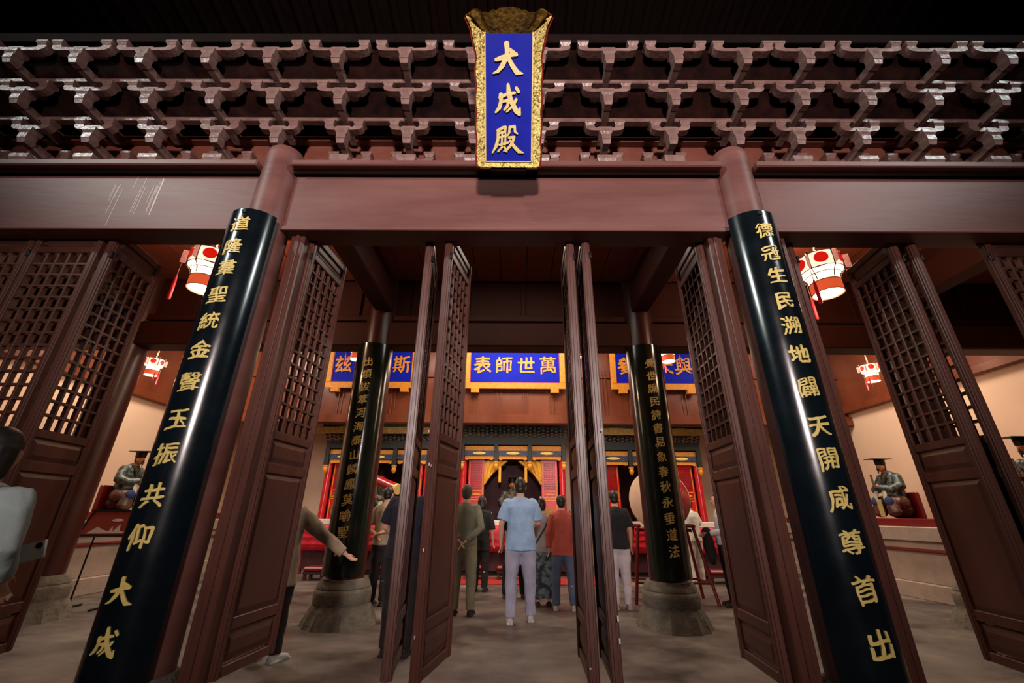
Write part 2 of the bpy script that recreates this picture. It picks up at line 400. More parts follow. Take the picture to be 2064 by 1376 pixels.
# ------------------------------------------------------------------ outer columns, beams
OX, OY, FX = 2.03, 2.95, -.03
CY = 2.87
def column(x, y, r, ztop, m, lab, name='column'):
    t = thing(name, lab, 'column', (x, y, 0))
    prof = [(r*1.02, .36), (r*1.02, 1.5), (r, 3), (r*.97, ztop-.10), (r*.93, ztop-.03), (r*.8, ztop)]
    MB().lathe(prof, 40).obj('shaft', m, t, smooth=True)
    b = [(r*1.6, 0), (r*1.55, .06), (r*1.35, .14), (r*1.28, .2), (r*1.3, .24), (r*1.32, .33), (r*1.24, .42), (r*1.1, .46)]
    MB().lathe(b, 40).obj('stone_base', 'stone', t, smooth=True)
    return t
column(FX-OX, CY, .168, 4.36, 'beam_paint', 'left outer column behind the long dark couplet board, brown painted')
column(FX+OX, CY, .165, 4.36, 'beam_paint', 'right outer column behind the long dark couplet board, brown painted')
column(-6.35, CY, .172, 4.36, 'beam_paint', 'outermost left facade column beyond the closed lattice doors')
column(6.35, CY, .172, 4.36, 'beam_paint', 'outermost right facade column beyond the closed lattice door')

def architrave(x0, x1, lab):
    t = thing('architrave', lab, 'beam', ((x0+x1)/2, OY, 3.5)); h = (x1-x0)/2
    MB().bx(-h, h, -.14, .12, 0, .565).obj('beam_body', 'beam_paint', t, bevel=.015)
    MB().bx(-h, h, -.155, .0, -.028, .012).obj('lower_moulding', 'beam_paint', t, bevel=.006)
    MB().bx(-h, h, -.165, .1, .565, .60).obj('groove_shade', 'dark_wood_shade', t)  # dark strip painted in for the shaded gap below the cornice
    MB().bx(-h, h, -.235, .16, .60, .665).obj('cornice_board', 'beam_paint', t, bevel=.010)
    MB().bx(-h, h, .0, .1, -.35+.42, .0).obj('x', 'dark_wood_shade', t) if False else None
architrave(FX-OX+.15, FX+OX-.15, 'wide central brown beam under the blue and gold name plaque')
architrave(-6.2, FX-OX-.15, 'brown beam above the left bay with pale scratches running down it')
architrave(FX+OX+.15, 6.2, 'brown beam above the right bay and its lantern')
for o in bpy.data.objects:
    pass
# pale scratches on the left beam
ls = [o for o in bpy.data.objects if o.name.startswith('architrave') and o['label'].startswith('brown beam above the left')][0]
sm = MB(); random.seed(4)
for i in range(16):
    px = random.uniform(225, 345); l = random.uniform(.12, .46); top = random.uniform(.40, .555)
    p = at(px, 350, Y=OY-.14).x - ls.location.x
    sm.bx(p, p+.004, -.1415, -.139, max(.01, top-l), top)
sm.obj('scratches', 'scratch', ls)['kind'] = 'stuff'
# headers over the doors, door posts
k = 20
for a, b in ((FX-OX+.1, FX+OX-.1), (-6.2, FX-OX-.1), (FX+OX+.1, 6.2)):
    struct(MB().bx(a, b, 2.92, 3.06, 3.60, 4.1).obj('trim_%d' % k, 'dark_wood_shade')); k += 1
for x in (FX-OX+.275, FX+OX-.265, FX-OX-.215, FX+OX+.26):
    t = thing('door_post', {FX-OX+.275: 'door post inside the left outer column, central bay', FX+OX-.265: 'door post inside the right outer column, central bay',
              FX-OX-.215: 'door post on the outer side of the left outer column', FX+OX+.26: 'door post on the outer side of the right outer column'}[x], 'post', (x, OY-.02, 0))
    MB().bx(-.06, .06, -.05, .05, 0, 3.60).obj('post_body', 'door_paint', t, bevel=.008)
    MB().bx(-.018, .018, -.062, -.04, 0, 3.55).obj('bead', 'door_paint', t, bevel=.004)
    MB().bx(-.075, .075, -.075, .06, 0, .16).obj('foot_block', 'stone', t, bevel=.01)

# ------------------------------------------------------------------ bracket sets
def arm_mesh(half, depth=.062):
    poly = [(-half, .048), (-half+.008, .024), (-half+.035, .006), (-half+.08, 0), (half-.08, 0), (half-.035, .006), (half-.008, .024), (half, .048),
            (half, .066), (half-.078, .066), (half-.088, .040), (.075, .036), (.055, .048), (-.055, .048), (-.075, .036), (-half+.088, .040), (-half+.078, .066), (-half, .066)]
    return MB().prism(poly, 'y', -depth/2, depth/2).mesh('cross_arm', 'bracket_paint')
def capblock():
    m = MB(); m.box((0, 0, .038), (.100, .095, .026)); m.box((0, 0, .0125), (.098, .092, .025), taper=(.70, .7)); return m.mesh('cap_block', 'bracket_paint')
def tipblock():
    m = MB(); m.box((0, 0, .155), (.118, .10, .035)); m.box((0, 0, .122), (.118, .10, .03), taper=(.72, .75))
    m.box((0, -.002, .08), (.08, .085, .055)); m.box((0, .004, .03), (.08, .09, .046), taper=(.8, .7)); return m.mesh('tip_block', 'bracket_paint')
def armproj(L):
    poly = [(-L, .03), (-L+.02, .0), (-L+.05, -.012), (0.02, -.04), (0.02, .06), (-L, .06)]
    return MB().prism(poly, 'x', -.027, .027).mesh('projecting_arm', 'bracket_paint')
ARM = {1: arm_mesh(.175), 2: arm_mesh(.215), 3: arm_mesh(.262)}
WARM = {1: arm_mesh(.20), 2: arm_mesh(.25)}
CAP = capblock(); TIP = tipblock()
TY = {1: -.20, 2: -.375, 3: -.55}
TZ = {1: .205, 2: .47, 3: .79}      # bottom of tip blocks above cornice (z 4.165)
TZ = {1: .185, 2: .455, 3: .735}
PROJ = {t: armproj(-TY[t]) for t in TY}
def base_block():
    m = MB(); m.box((0, 0, .075), (.17, .17, .04)); m.box((0, 0, .03), (.17, .17, .05), taper=(.78, .78)); return m.mesh('base_block', 'bracket_paint')
BASE = base_block()
ZC = 4.165
def bracket_set(x, lab, grp, head=False):
    t = thing('bracket_set', lab, 'bracket', (x, OY-.01, ZC), group=grp)
    if not head:
        inst('base_block', BASE, t, (0, -.11, 0))
        inst('wall_arm', WARM[1], t, (0, .02, .19))
        for s_ in (-1, 1): inst('cap_block', CAP, t, (s_*.155, .02, .19+.066))
    for j in (1, 2, 3):
        z = TZ[j]
        inst('projecting_arm', PROJ[j], t, (0, 0, z+.02))
        inst('tip_block', TIP, t, (0, TY[j], z))
        inst('cross_arm', ARM[j], t, (0, TY[j], z+.165))
        h = {1: .175, 2: .215, 3: .262}[j]
        for s_ in (-1, 1): inst('cap_block', CAP, t, (s_*(h-.042), TY[j], z+.165+.066))
    return t
BX = 2.085
xs = [FX-BX+BX*2/7*i for i in range(8)]
names = ['bracket set on the head of the left outer column', 'first bracket set right of the left outer column, over the central beam',
         'second bracket set right of the left outer column, over the central beam', 'bracket set half hidden by the left edge of the name plaque',
         'bracket set half hidden by the right edge of the name plaque', 'second bracket set left of the right outer column, over the central beam',
         'first bracket set left of the right outer column, over the central beam', 'bracket set on the head of the right outer column']
for x, n in zip(xs, names): bracket_set(x, n, 'three-tier bracket sets under the eaves', 'on the head' in n)
od = ['first', 'second', 'third', 'fourth', 'fifth', 'sixth', 'seventh']
for i, d in enumerate((.54, 1.12, 1.70, 2.28, 2.86, 3.44, 4.02)):
    bracket_set(FX-BX-d, '%s bracket set left of the left outer column, over the left bay' % od[i], 'three-tier bracket sets under the eaves')
    bracket_set(FX+BX+d, '%s bracket set right of the right outer column, over the right bay' % od[i], 'three-tier bracket sets under the eaves')
# long tie beams lying on the tiers
for j, (lab) in ((1, 'lowest long tie beam lying along the bracket tips'), (2, 'middle long tie beam lying along the bracket tips'), (3, 'topmost long purlin above the highest bracket arms')):
    z = ZC+TZ[j]+.165+.066+.051
    o = MB().bx(-6.2, 6.2, -.03, .03, 0, .045 if j < 3 else .12).obj('tie_beam', 'bracket_paint' if j < 3 else 'dark_wood_shade', loc=(0, OY-.01+TY[j], z), bevel=.006)  # topmost beam coloured near-black in place of shade under the eaves
    tag(o, lab, 'beam')
# rafters and eave boards above, wood coloured near-black to stand in for the eave shadow
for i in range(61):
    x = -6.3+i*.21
    o = MB().lathe([(.045, 0), (.045, 2.05)], 10).mesh('rafter', 'dark_wood_shade', smooth=True) if i == 0 else o
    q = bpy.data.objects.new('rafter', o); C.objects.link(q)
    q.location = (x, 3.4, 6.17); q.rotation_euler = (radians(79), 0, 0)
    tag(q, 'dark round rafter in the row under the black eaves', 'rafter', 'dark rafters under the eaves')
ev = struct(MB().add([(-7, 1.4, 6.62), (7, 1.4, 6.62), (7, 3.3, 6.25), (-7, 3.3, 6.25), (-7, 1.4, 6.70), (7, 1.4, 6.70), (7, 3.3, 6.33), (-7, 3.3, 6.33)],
       [(0,1,2,3), (7,6,5,4), (0,4,5,1), (1,5,6,2), (2,6,7,3), (3,7,4,0)]).obj('eave_boarding', 'dark_wood_shade'))

# ------------------------------------------------------------------ name plaque
PB = at(1025, 326, Y=2.50); PT = at(1026, 66, Y=1.99)
pv = (PT-PB); PH = pv.length; pz = pv.normalized(); pxv = Vector((1, 0, 0)); pn = pxv.cross(pz)   # pn points to the viewer (-y, +/-)
PW = .365
pl = thing('name_plaque', 'tall blue and gold carved name plaque reading three large characters, over the central beam', 'plaque')
Mp = Matrix((pxv, pz, pn)).transposed().to_4x4(); Mp.translation = (PB+PT)/2
pl.matrix_world = Mp
H2 = PH/2; W2 = PW/2
MB().bx(-W2, W2, -H2, H2, -.03, 0).obj('blue_field', 'blue', pl)
for i, ch in enumerate('大成殿'):
    yy = H2 - PH*(.195+.315*i)
    g = glyph(ch, .235, .014, lambda v, yy=yy: Vector((v.x-.006, v.y+yy, v.z)), seed=i*3.1, slant=.10, wob=.03)
    char_obj(ch, g, 'gold_paint', pl)
def wing(sx):
    # inner edge along the field, outer edge wavy; outer edge comes forward
    n = 40; vs = []; fs = []
    for i in range(n+1):
        t = i/n; y = -H2-.04 + t*(PH+.04+.105)
        flare = max(0, (t-.76)/.24)
        wv = .060 + .010*abs(sin(t*pi*5.5)) + .075*flare**1.3
        yo = y + .0
        inner = W2 + (0 if y <= H2 else (y-H2)*.75)
        outer = max(inner+.012, W2+wv + (0 if y <= H2 else (y-H2)*.05))
        if i == n: outer = inner+.012
        for (xx, zz) in ((inner, .0), (outer, .035+.05*flare), (outer, .005+.05*flare), (inner, -.04)):
            vs.append((sx*xx, yo, zz))
    for i in range(n):
        for q in range(4):
            q2 = (q+1) % 4; fs.append((i*4+q, i*4+q2, (i+1)*4+q2, (i+1)*4+q))
    fs += [(0, 1, 2, 3), (n*4, n*4+3, n*4+2, n*4+1)]
    MB().add(vs, fs).obj('carved_wing', 'carved_gold', pl)
    # red backing that shows around the edge
    vs2 = []
    for i in range(n+1):
        a = vs[i*4+1]; b = vs[i*4]
        vs2 += [(b[0], a[1]-.004, -.045), (a[0]+sx*.014, a[1]-.004, a[2]-.014), (a[0]+sx*.014, a[1]-.004, a[2]-.034), (b[0], a[1]-.004, -.065)]
    MB().add(vs2, fs).obj('backing_board', 'red_edge', pl)
wing(-1); wing(1)
# bottom rail and crown board
MB().add([(-W2, -H2, 0), (W2, -H2, 0), (W2+.045, -H2-.048, .03), (-W2-.045, -H2-.048, .03), (-W2, -H2, -.04), (W2, -H2, -.04), (W2+.045, -H2-.048, -.04), (-W2-.045, -H2-.048, -.04)],
         [(0,1,2,3), (4,5,6,7), (0,1,5,4), (1,2,6,5), (2,3,7,6), (3,0,4,7)]).obj('bottom_rail', 'carved_gold', pl)
for sx in (-1, 1): MB().bx(sx*W2-.004, sx*W2+.004, -H2, H2, 0, .012).obj('gold_bead', 'gold_paint', pl)
MB().bx(-W2, W2, -H2-.004, -H2+.004, 0, .012).obj('gold_bead', 'gold_paint', pl)
def crown(z0, z1, grow, m, name):
    n = 40; vs = []; fs = []
    for i in range(n+1):
        t = -1+2*i/n; a = abs(t)
        top = .082 + .034*cos(min(1, a/.62)*pi/2) + (.022*sin(min(1, max(0, (a-.70)/.30))*pi)**.7 if a > .70 else 0) - (.010*sin(a/.62*pi*3)**2 if .3 < a < .62 else 0)
        top += grow
        bx_ = t*(W2+grow*.5); tx = t*(W2+.100+grow)
        f = .11
        vs += [(bx_, H2-.004, z1), (tx, H2+top, z1+f), (tx, H2+top, z1+f-.03), (bx_, H2-.004, z0)]
    for i in range(n):
        for q in range(4):
            q2 = (q+1) % 4; fs.append((i*4+q, i*4+q2, (i+1)*4+q2, (i+1)*4+q))
    fs += [(0, 1, 2, 3), (n*4, n*4+3, n*4+2, n*4+1)]
    return MB().add(vs, fs).obj(name, m, pl)
crown(-.03, .0, 0, 'gold_dark', 'crown_board')  # darker gold than the wings, shade of its downward face put into colour
crown(-.055, -.036, .012, 'red_edge', 'crown_backing')
br = MB(); br.bx(-.14, .14, -H2-.075, -H2-.045, -.12, .02); br.obj('support_bracket', 'dark_wood_shade', pl)
# iron rods that tie the plaque back to the beams
for sx in (-.12, .12):
    MB().tube([(sx, H2*.6, -.03), (sx, H2*.6-.02, -.45)], [.008, .008], 6).obj('tie_rod', 'iron', pl)

# ------------------------------------------------------------------ couplet boards
def couplet(x, y, r,  z0, z1, text, zs, csize, lab, m='lacquer', half=64):
    t = thing('couplet_board', lab, 'couplet board', (x, y-.055 if y > 4 else y-.052, 0))
    n = 28; vs = []; fs = []
    ri, ro = r-.02, r
    for z in (z0, z1):
        for rr in (ri, ro):
            for i in range(n+1):
                a = radians(-half+2*half*i/n); vs.append((rr*sin(a), -rr*cos(a), z))
    k = n+1
    for i in range(n):
        fs += [(i, i+1, k+i+1, k+i), (2*k+i, 3*k+i, 3*k+i+1, 2*k+i+1), (k+i, k+i+1, 3*k+i+1, 3*k+i), (i, 2*k+i, 2*k+i+1, i+1)]
    fs += [(0, k, 3*k, 2*k), (n, 2*k+n, 3*k+n, k+n)]
    MB().add(vs, fs).obj('board_panel', m, t, smooth=True)
    for i, ch in enumerate(text):
        z = zs[i]
        def fn(v, z=z):
            a = v.x/ro; rr = ro-.001+v.z
            return Vector((rr*sin(a), -rr*cos(a), z+v.y))
        char_obj(ch, glyph(ch, csize, .007, fn, seed=i*2.3+x, slant=.16, wob=.042), 'gold_paint', t)
    hk = MB(); hk.box((0, -ro-.002, z1-.03), (.03, .012, .03)); hk.obj('hanging_hook', 'iron', t)
    return t
OB = .212
yl = [450, 495, 540, 593, 645, 702, 768, 843, 913, 997, 1080, 1190, 1295]
xl = [497, 487, 470, 443, 429, 412, 386, 357, 335, 306, 282, 243, 204]
yr = [463, 510, 553, 605, 655, 712, 780, 858, 923, 1003, 1092, 1187, 1298]
xr = [1541, 1554, 1567, 1587, 1600, 1618, 1641, 1669, 1690, 1714, 1738, 1768, 1806]
fy = CY-OB-.052
zl = [at(p, q, Y=fy).z for p, q in zip(xl, yl)]; zr = [at(p, q, Y=fy).z for p, q in zip(xr, yr)]
couplet(FX-OX-.03, CY, OB, .42, 3.53, '道隆羣聖統金聲玉振共仰大成', zl, .142, 'long curved black couplet board with thirteen gold characters on the left outer column')
couplet(FX+OX-.03, CY, OB, .42, 3.53, '德冠生民溯地闢天開咸尊首出', zr, .142, 'long curved black couplet board with thirteen gold characters on the right outer column')

# ------------------------------------------------------------------ lattice doors
LW, LZ0, LZ1 = .585, .39, 3.585
ST = MB().bx(-.0275, .0275, -.03, .03, LZ0, LZ1).bx(-.012, .012, -.036, .036, LZ0, LZ1).bx(-.0345, -.02, -.014, .014, LZ0, LZ1).mesh('stile', 'door_paint', bevel=.003)
def railm(h): return MB().bx(.055, LW-.055, -.028, .028, -h/2, h/2).mesh('rail', 'door_paint', bevel=.005)
R1 = railm(.06); R2 = railm(.07)
def panelm(h):
    m = MB(); a = LW/2-.055
    m.bx(-a, a, -.010, .010, -h/2, h/2)
    for s_ in (-1, 1):
        b1, b2 = a-.012, a-.045; h1, h2 = h/2-.012, h/2-.045
        if h2 < .01: h2 = h/2-.03
        y1, y2 = s_*.010, s_*.022
        m.add([(-b1, y1, -h1), (b1, y1, -h1), (b1, y1, h1), (-b1, y1, h1), (-b2, y2, -h2), (b2, y2, -h2), (b2, y2, h2), (-b2, y2, h2)],
              [(4,5,6,7), (0,1,5,4), (1,2,6,5), (2,3,7,6), (3,0,4,7), (0,3,2,1)])
    return m.mesh('panel', 'door_paint')
PT_, PW_, PS_, PBm = panelm(.10), panelm(.17), panelm(.88), panelm(.16)
LAT0, LAT1 = 1.86, 3.345
VB = MB().bx(-.009, .009, -.020, .020, LAT0, LAT1).mesh('lattice_bar', 'door_paint', bevel=.002)
HBm = MB().bx(.055, LW-.055, -.017, .017, -.010, .010).mesh('lattice_bar', 'door_paint', bevel=.002)
RING = MB().lathe([(.012, -.03), (.012, .03)], 10).mesh('hinge_pin', 'iron')
def leaf(x, y, ang, lab):
    t = thing('lattice_door', lab, 'door', (x, y, 0), radians(ang), group='carved lattice door leaves')
    inst('stile', ST, t, (.0275, 0, 0)); inst('stile', ST, t, (LW-.0275, 0, 0))
    for z, m in ((LZ0+.03, R1), (.665, R2), (1.60, R2), (1.83, R1), (3.375, R1), (LZ1-.03, R1)): inst('rail', m, t, (0, 0, z))
    for z, m in ((3.48, PT_), (1.718, PW_), (1.132, PS_), (.54, PBm)): inst('panel', m, t, (LW/2, 0, z), (0, 0, 0), (1, 1, 1.0))
    nc, nr = 5, 14
    for i in range(1, nc): inst('lattice_bar', VB, t, (.055+(LW-.11)*i/nc, 0, 0))
    for j in range(1, nr): inst('lattice_bar', HBm, t, (0, 0, LAT0+(LAT1-LAT0)*j/nr))
    inst('hinge_pin', RING, t, (0.0, -.034, LZ1-.25))
    return t
DY = 2.98
# central bay
leaf(-1.725, DY, 85, 'open lattice door leaf next to the left outer column, central bay')
leaf(-.695, DY+.03, 97, 'left leaf of the folded pair left of the central opening, seen edge on')
leaf(-.525, DY-.01, 79, 'right leaf of the folded pair left of the central opening, its lattice in view')
leaf(.525, DY-.01, 88, 'left leaf of the folded pair right of the central opening, seen edge on')
leaf(.655, DY-.03, 86, 'right leaf of the folded pair right of the central opening, paint worn at its edge')
leaf(1.655, DY, 86, 'open lattice door leaf next to the right outer column, central bay')
# left bay
leaf(-2.44, DY+.02, 92, 'open door leaf hidden behind the left outer column, left bay')
leaf(-3.44, DY-.02, 99, 'open lattice door leaf in the left bay with a brightly lit edge')
leaf(-4.10, DY, 0, 'closed lattice door leaf nearest the lit open leaf, left bay')
leaf(-4.70, DY, 0, 'closed lattice door leaf at the left edge of the photo')
leaf(-5.30, DY, 0, 'closed lattice door leaf second from the outermost left column')
# right bay
leaf(2.44, DY+.02, 88, 'open door leaf hidden behind the right outer column, right bay')
leaf(3.32, DY, 82, 'left leaf of the open pair in the right bay, its lattice in view')
leaf(3.46, DY-.02, 83, 'right leaf of the open pair in the right bay, seen edge on')
leaf(4.07, DY, 0, 'closed lattice door leaf at the right edge of the photo')
leaf(4.67, DY, 0, 'closed lattice door leaf second from the right opening')
leaf(5.27, DY, 0, 'closed lattice door leaf third from the right opening')

# ------------------------------------------------------------------ inner columns and their boards
IX, IY = 2.15, 6.3
def incol(x, lab):
    t = thing('column', lab, 'column', (x, IY, 0)); r = .245
    MB().lathe([(r, .48), (r, 3.0), (r*.97, 5.0), (r*.97, 5.9)], 40).obj('shaft', 'column_dark', t, smooth=True)
    n = 48; prof = [(.46, 0), (.44, .05), (.405, .13), (.375, .19), (.355, .23), (.36, .25), (.362, .36), (.35, .40), (.335, .41), (.34, .42), (.33, .46), (.29, .52)]
    me = MB(); vs = []; fs = []
    for r_, z in prof:
        for i in range(n):
            a = 2*pi*i/n; fl = 1+(.035*cos(a*16) if z < .2 else 0); vs.append((r_*fl*cos(a), r_*fl*sin(a), z))
    for j in range(len(prof)-1):
        for i in range(n): fs.append((j*n+i, j*n+(i+1) % n, (j+1)*n+(i+1) % n, (j+1)*n+i))
    fs += [tuple(range(n))[::-1], tuple(range((len(prof)-1)*n, len(prof)*n))]
    me.add(vs, fs).obj('stone_base', 'stone', t, smooth=True)
incol(-IX-.04, 'left inner column on a flared stone base, brown lacquered'); incol(IX-.03, 'right inner column on a flared stone base, brown lacquered')
incol(-6.29, 'far left inner column on a worn stone base, behind the open door leaf'); incol(6.29, 'far right inner column on a stone base, half hidden by the open door leaf')
fyi = IY-.262-.033
zi = [3.46-.198*i for i in range(14)]
couplet(-IX-.04, IY, .285, .56, 3.78, '出類拔萃河海泰山麟鳳莫喻聖人', zi, .150, 'long curved black couplet board with fourteen gold characters on the left inner column', 'lacquer_green')
couplet(IX-.03, IY, .285, .56, 3.78, '覺世牖民詩書易象春秋永垂道法', zi, .150, 'long curved black couplet board with fourteen gold characters on the right inner column', 'lacquer_green')

# ------------------------------------------------------------------ lintel wall at the back and its plaques
LY = 11.0
lt = thing('lintel_wall', 'glossy brown boarded lintel wall below the three blue plaques', 'panel wall', (0, LY, 3.53))
MB().bx(-9, 9, -.12, .12, 0, .24).obj('lower_beam', 'inner_wood', lt, bevel=.02)
MB().bx(-9, 9, -.03, .03, .24, 2.65).obj('boarding', 'inner_wood', lt)
bt = MB().bx(-.02, .02, -.055, -.03, .24, 1.5).mesh('batten', 'inner_wood', bevel=.006)
for i in range(-10, 11):
    for d in (-.05, .05): inst('batten', bt, lt, (i*.72+.36+d, 0, 0))
MB().bx(-9, 9, -.08, .0, 1.28, 1.36).obj('rail', 'inner_wood', lt, bevel=.01)
PZ0, PZ1 = 4.63, 5.60
def plaque(x0, x1, text, lab):
    cx_ = (x0+x1)/2; wd = x1-x0
    t = thing('hall_plaque', lab, 'plaque', (cx_, LY-.12, PZ0-.17)); t.rotation_euler = (radians(6), 0, 0)
    h = PZ1-PZ0; z0 = .17; a = wd/2
    MB().bx(-a+.15, a-.15, -.05, -.0, z0, z0+h).obj('blue_field', 'blue', t)
    for (q, w_) in (((-a, a, -.085, -.0, 0, z0), 1), ((-a, a, -.085, -.0, z0+h, z0+h+.12), 1), ((-a, -a+.15, -.085, 0, z0, z0+h), 1), ((a-.15, a, -.085, 0, z0, z0+h), 1)):
        MB().bx(*q).obj('gold_frame', 'gold_orange', t, bevel=.01)
    for (q) in ((-a+.15, a-.15, -.062, -.04, z0, z0+.012), (-a+.15, -a+.162, -.062, -.04, z0, z0+h), (a-.162, a-.15, -.062, -.04, z0, z0+h)):
        MB().bx(*q).obj('red_bead', 'red_lacquer', t)
    for sx in (-1, 1): MB().bx(sx*(a-.30)-.11, sx*(a-.30)+.11, -.13, .0, -.11, 0).obj('gold_bracket', 'gold_orange', t, bevel=.005)
    n = len(text); inner = wd-.3
    for i, ch in enumerate(text):
        xx = -inner/2 + inner*(i+.5)/n
        if len(text) == 4: xx *= .98
        fn = lambda v, xx=xx: Vector((xx+v.x, -.05-v.z, z0+h*.52+v.y))
        char_obj(ch, glyph(ch, .50, .02, fn, seed=i*1.7+x0, slant=.05, wob=.03), 'gold_orange', t)
plaque(-.122*LY+.04, .126*LY+.06, '表師世萬', 'central blue plaque with four gold characters and gold frame, on the back lintel wall')
plaque(-.463*LY, -.238*LY, '兹在文斯', 'left blue plaque with four gold characters, partly behind the left inner column')
plaque(.240*LY+.05, .466*LY, '參地天與', 'right blue plaque with four gold characters, partly behind the right inner column')

# ------------------------------------------------------------------ shrines
SY = 11.55
def wavy_rows(parent, x0, x1, z0, z1, rows, y, m='shrine_dark'):
    bb = MB()
    n = int((x1-x0)/.115)
    for j in range(rows):
        z = z0+(z1-z0)*(j+.3)/rows
        for i in range(n):
            x = x0+(x1-x0)*(i+.5)/n
            dz = .016*(1 if i % 2 else -1)
            bb.box((x, y-.05*j, z+dz), (.085, .07, .028)); bb.box((x, y-.05*j+.02, z+dz-.025), (.04, .05, .03))
    o = bb.obj('bracket_rows', m, parent); o['kind'] = 'stuff'
def shrine(cx_, hw, bays, z_off, lab, curtains, roof_hw):
    t = thing('shrine', lab, 'shrine', (cx_, SY, 0))
    zt = 3.05+z_off
    MB().bx(-roof_hw, roof_hw, -.30, .9, zt+.52, zt+.62).obj('roof_board', 'shrine_dark', t)
    wavy_rows(t, -roof_hw+.02, roof_hw-.02, zt+.22, zt+.52, 4, -.02)
    MB().bx(-hw-.06, hw+.06, -.06, .9, zt+.02, zt+.22).obj('upper_beam', 'teal', t, bevel=.006)
    MB().bx(-hw, hw, 0, .1, zt-.13, zt).obj('gold_strip', 'gold_orange', t, bevel=.006)
    MB().bx(-hw, hw, -.03, .1, zt-.27, zt-.13).obj('painted_beam', 'blue_shrine', t, bevel=.006)
    for i in range(bays):
        a, b = -hw+2*hw*i/bays+.07, -hw+2*hw*(i+1)/bays-.07
        m = MB(); m.prism([(a, zt-.27), (b, zt-.27), (b, zt-.36), (b-.06, zt-.38), (b-.12, zt-.355), (a+.12, zt-.355), (a+.06, zt-.38), (a, zt-.36)], 'y', 0, .05)
        m.obj('gold_apron', 'gold_orange', t)
        mm = MB(); mm.ell(((a+b)/2, -.04, zt-.2), (.18, .015, .04)); mm.obj('gold_motif', 'gold_paint', t)
    for i in range(bays+1):
        x = -hw+2*hw*i/bays
        MB().bx(x-.055, x+.055, -.09, .04, zt-.42, zt+.04).obj('hanging_post', 'teal', t, bevel=.008)
        MB().lathe([(.02, -.17), (.055, -.12), (.065, -.07), (.05, -.03), (.07, 0), (.07, .03)], 14).obj('pendant', 'gold_orange', t, smooth=True, loc=(x, -.03, zt-.45))
    for sx in (-1, 1):
        MB().lathe([(.085, 0), (.085, zt-.25)], 20).obj('pillar', 'red_lacquer', t, smooth=True, loc=(sx*(hw-.04), .12, 0))
        # door leaf panel
        x0, x1 = sorted((sx*(hw-.17), sx*(hw-.60)))
        dr = MB().bx(x0, x1, .12, .17, .55, zt-.3).obj('door_panel', 'red_lacquer', t)
        for (q) in ((x0+.03, x1-.03, .105, .12, 1.88, 1.90), (x0+.03, x1-.03, .105, .12, 1.72, 1.74), (x0+.03, x1-.03, .105, .12, 1.66, 1.68), (x0+.03, x0+.045, .105, .12, .8, zt-.4), (x1-.045, x1-.03, .105, .12, .8, zt-.4), (x0+.03, x1-.03, .105, .12, 1.00, 1.02)):
            MB().bx(*q).obj('gold_line', 'gold_orange', dr)
        lm = MB(); cxm = (x0+x1)/2
        for i in range(7):
            for j in range(12):
                lm.box((x0+.08+i*(x1-x0-.16)/6, .112, 1.96+j*(zt-.45-1.96)/11), (.026, .014, .026))
        lm.obj('lattice', 'red_dark', dr)['kind'] = 'stuff'
        md = MB(); md.lathe([(.13, 0), (.12, .012), (.05, .018), (.0, .018)], 24, M=Matrix.Translation((cxm, .12, 1.36)) @ Matrix.Rotation(pi/2, 4, 'X')); md.obj('medallion', 'gold_dark', dr, smooth=True)
        MB().ell((cxm, .11, 1.80), (.13, .012, .022)).obj('gold_motif', 'gold_orange', dr)
    MB().bx(-hw, hw, .95, 1.0, .2, zt).obj('niche_back', 'maroon', t)
    for sx in (-1, 1): MB().bx(*sorted((sx*hw, sx*(hw-.04))), .2, 1.0, .2, zt+.2).obj('niche_side', 'maroon', t)
    MB().bx(-hw, hw, .1, 1.0, zt-.02, zt+.04).obj('niche_top', 'maroon', t)
    if curtains:
        for sx in (-1, 1):
            n, m_ = 26, 16; vs = []; fs = []
            for j in range(m_+1):
                v = j/m_; z = zt-.38-v*.62
                xa = hw-.60                       # outer edge
                xb = (hw-.60)-.60*(1-v)**.8 - .04  # inner edge sweeps outward going down
                zz_drop = .0
                for i in range(n+1):
                    u = i/n; x = xa+(xb-xa)*u
                    zz = z - .10*sin(u*pi)*v + .22*u*v
                    y = .10+.022*sin(u*26+v*2.5)-.03*v
                    vs.append((sx*x, y, zz))
            for j in range(m_):
                for i in range(n): fs.append((j*(n+1)+i, j*(n+1)+i+1, (j+1)*(n+1)+i+1, (j+1)*(n+1)+i))
            o = MB().add(vs, fs).obj('curtain', 'yellow_cloth', t, smooth=True)
            md = o.modifiers.new('s', 'SOLIDIFY'); md.thickness = .012
            MB().bx(sx*(hw-1.02)-.035, sx*(hw-1.02)+.035, .02, .05, zt-.95, zt-.55).obj('curtain_ribbon', 'yellow_cloth', t, bevel=.008)
    return t
shrine(.03, 1.37, 3, 0, 'central red and gold shrine with tied yellow curtains at the back', True, 1.5)
shrine(-3.62, 1.38, 3, -.12, 'left red and gold shrine behind the left inner column', False, 1.52)
shrine(3.66, 1.38, 3, -.12, 'right red and gold shrine behind the drum', False, 1.52)
# scalloped gilt valances over the side shrines
for cx_, lab in ((-3.62, 'gilt scalloped valance above the left shrine'), (3.66, 'gilt scalloped valance above the right shrine')):
    poly = [(-1.75, 3.30), (1.75, 3.30), (1.75, 3.52)]
    for i in range(24, -1, -1):
        x = -1.75+3.5*i/24; poly.append((x, 3.50-.03*abs(sin(i*pi/6))))
    o = MB().prism(poly, 'y', -.02, .02).obj('valance', 'gold_dark', loc=(cx_, LY+.2, 0)); tag(o, lab, 'valance')

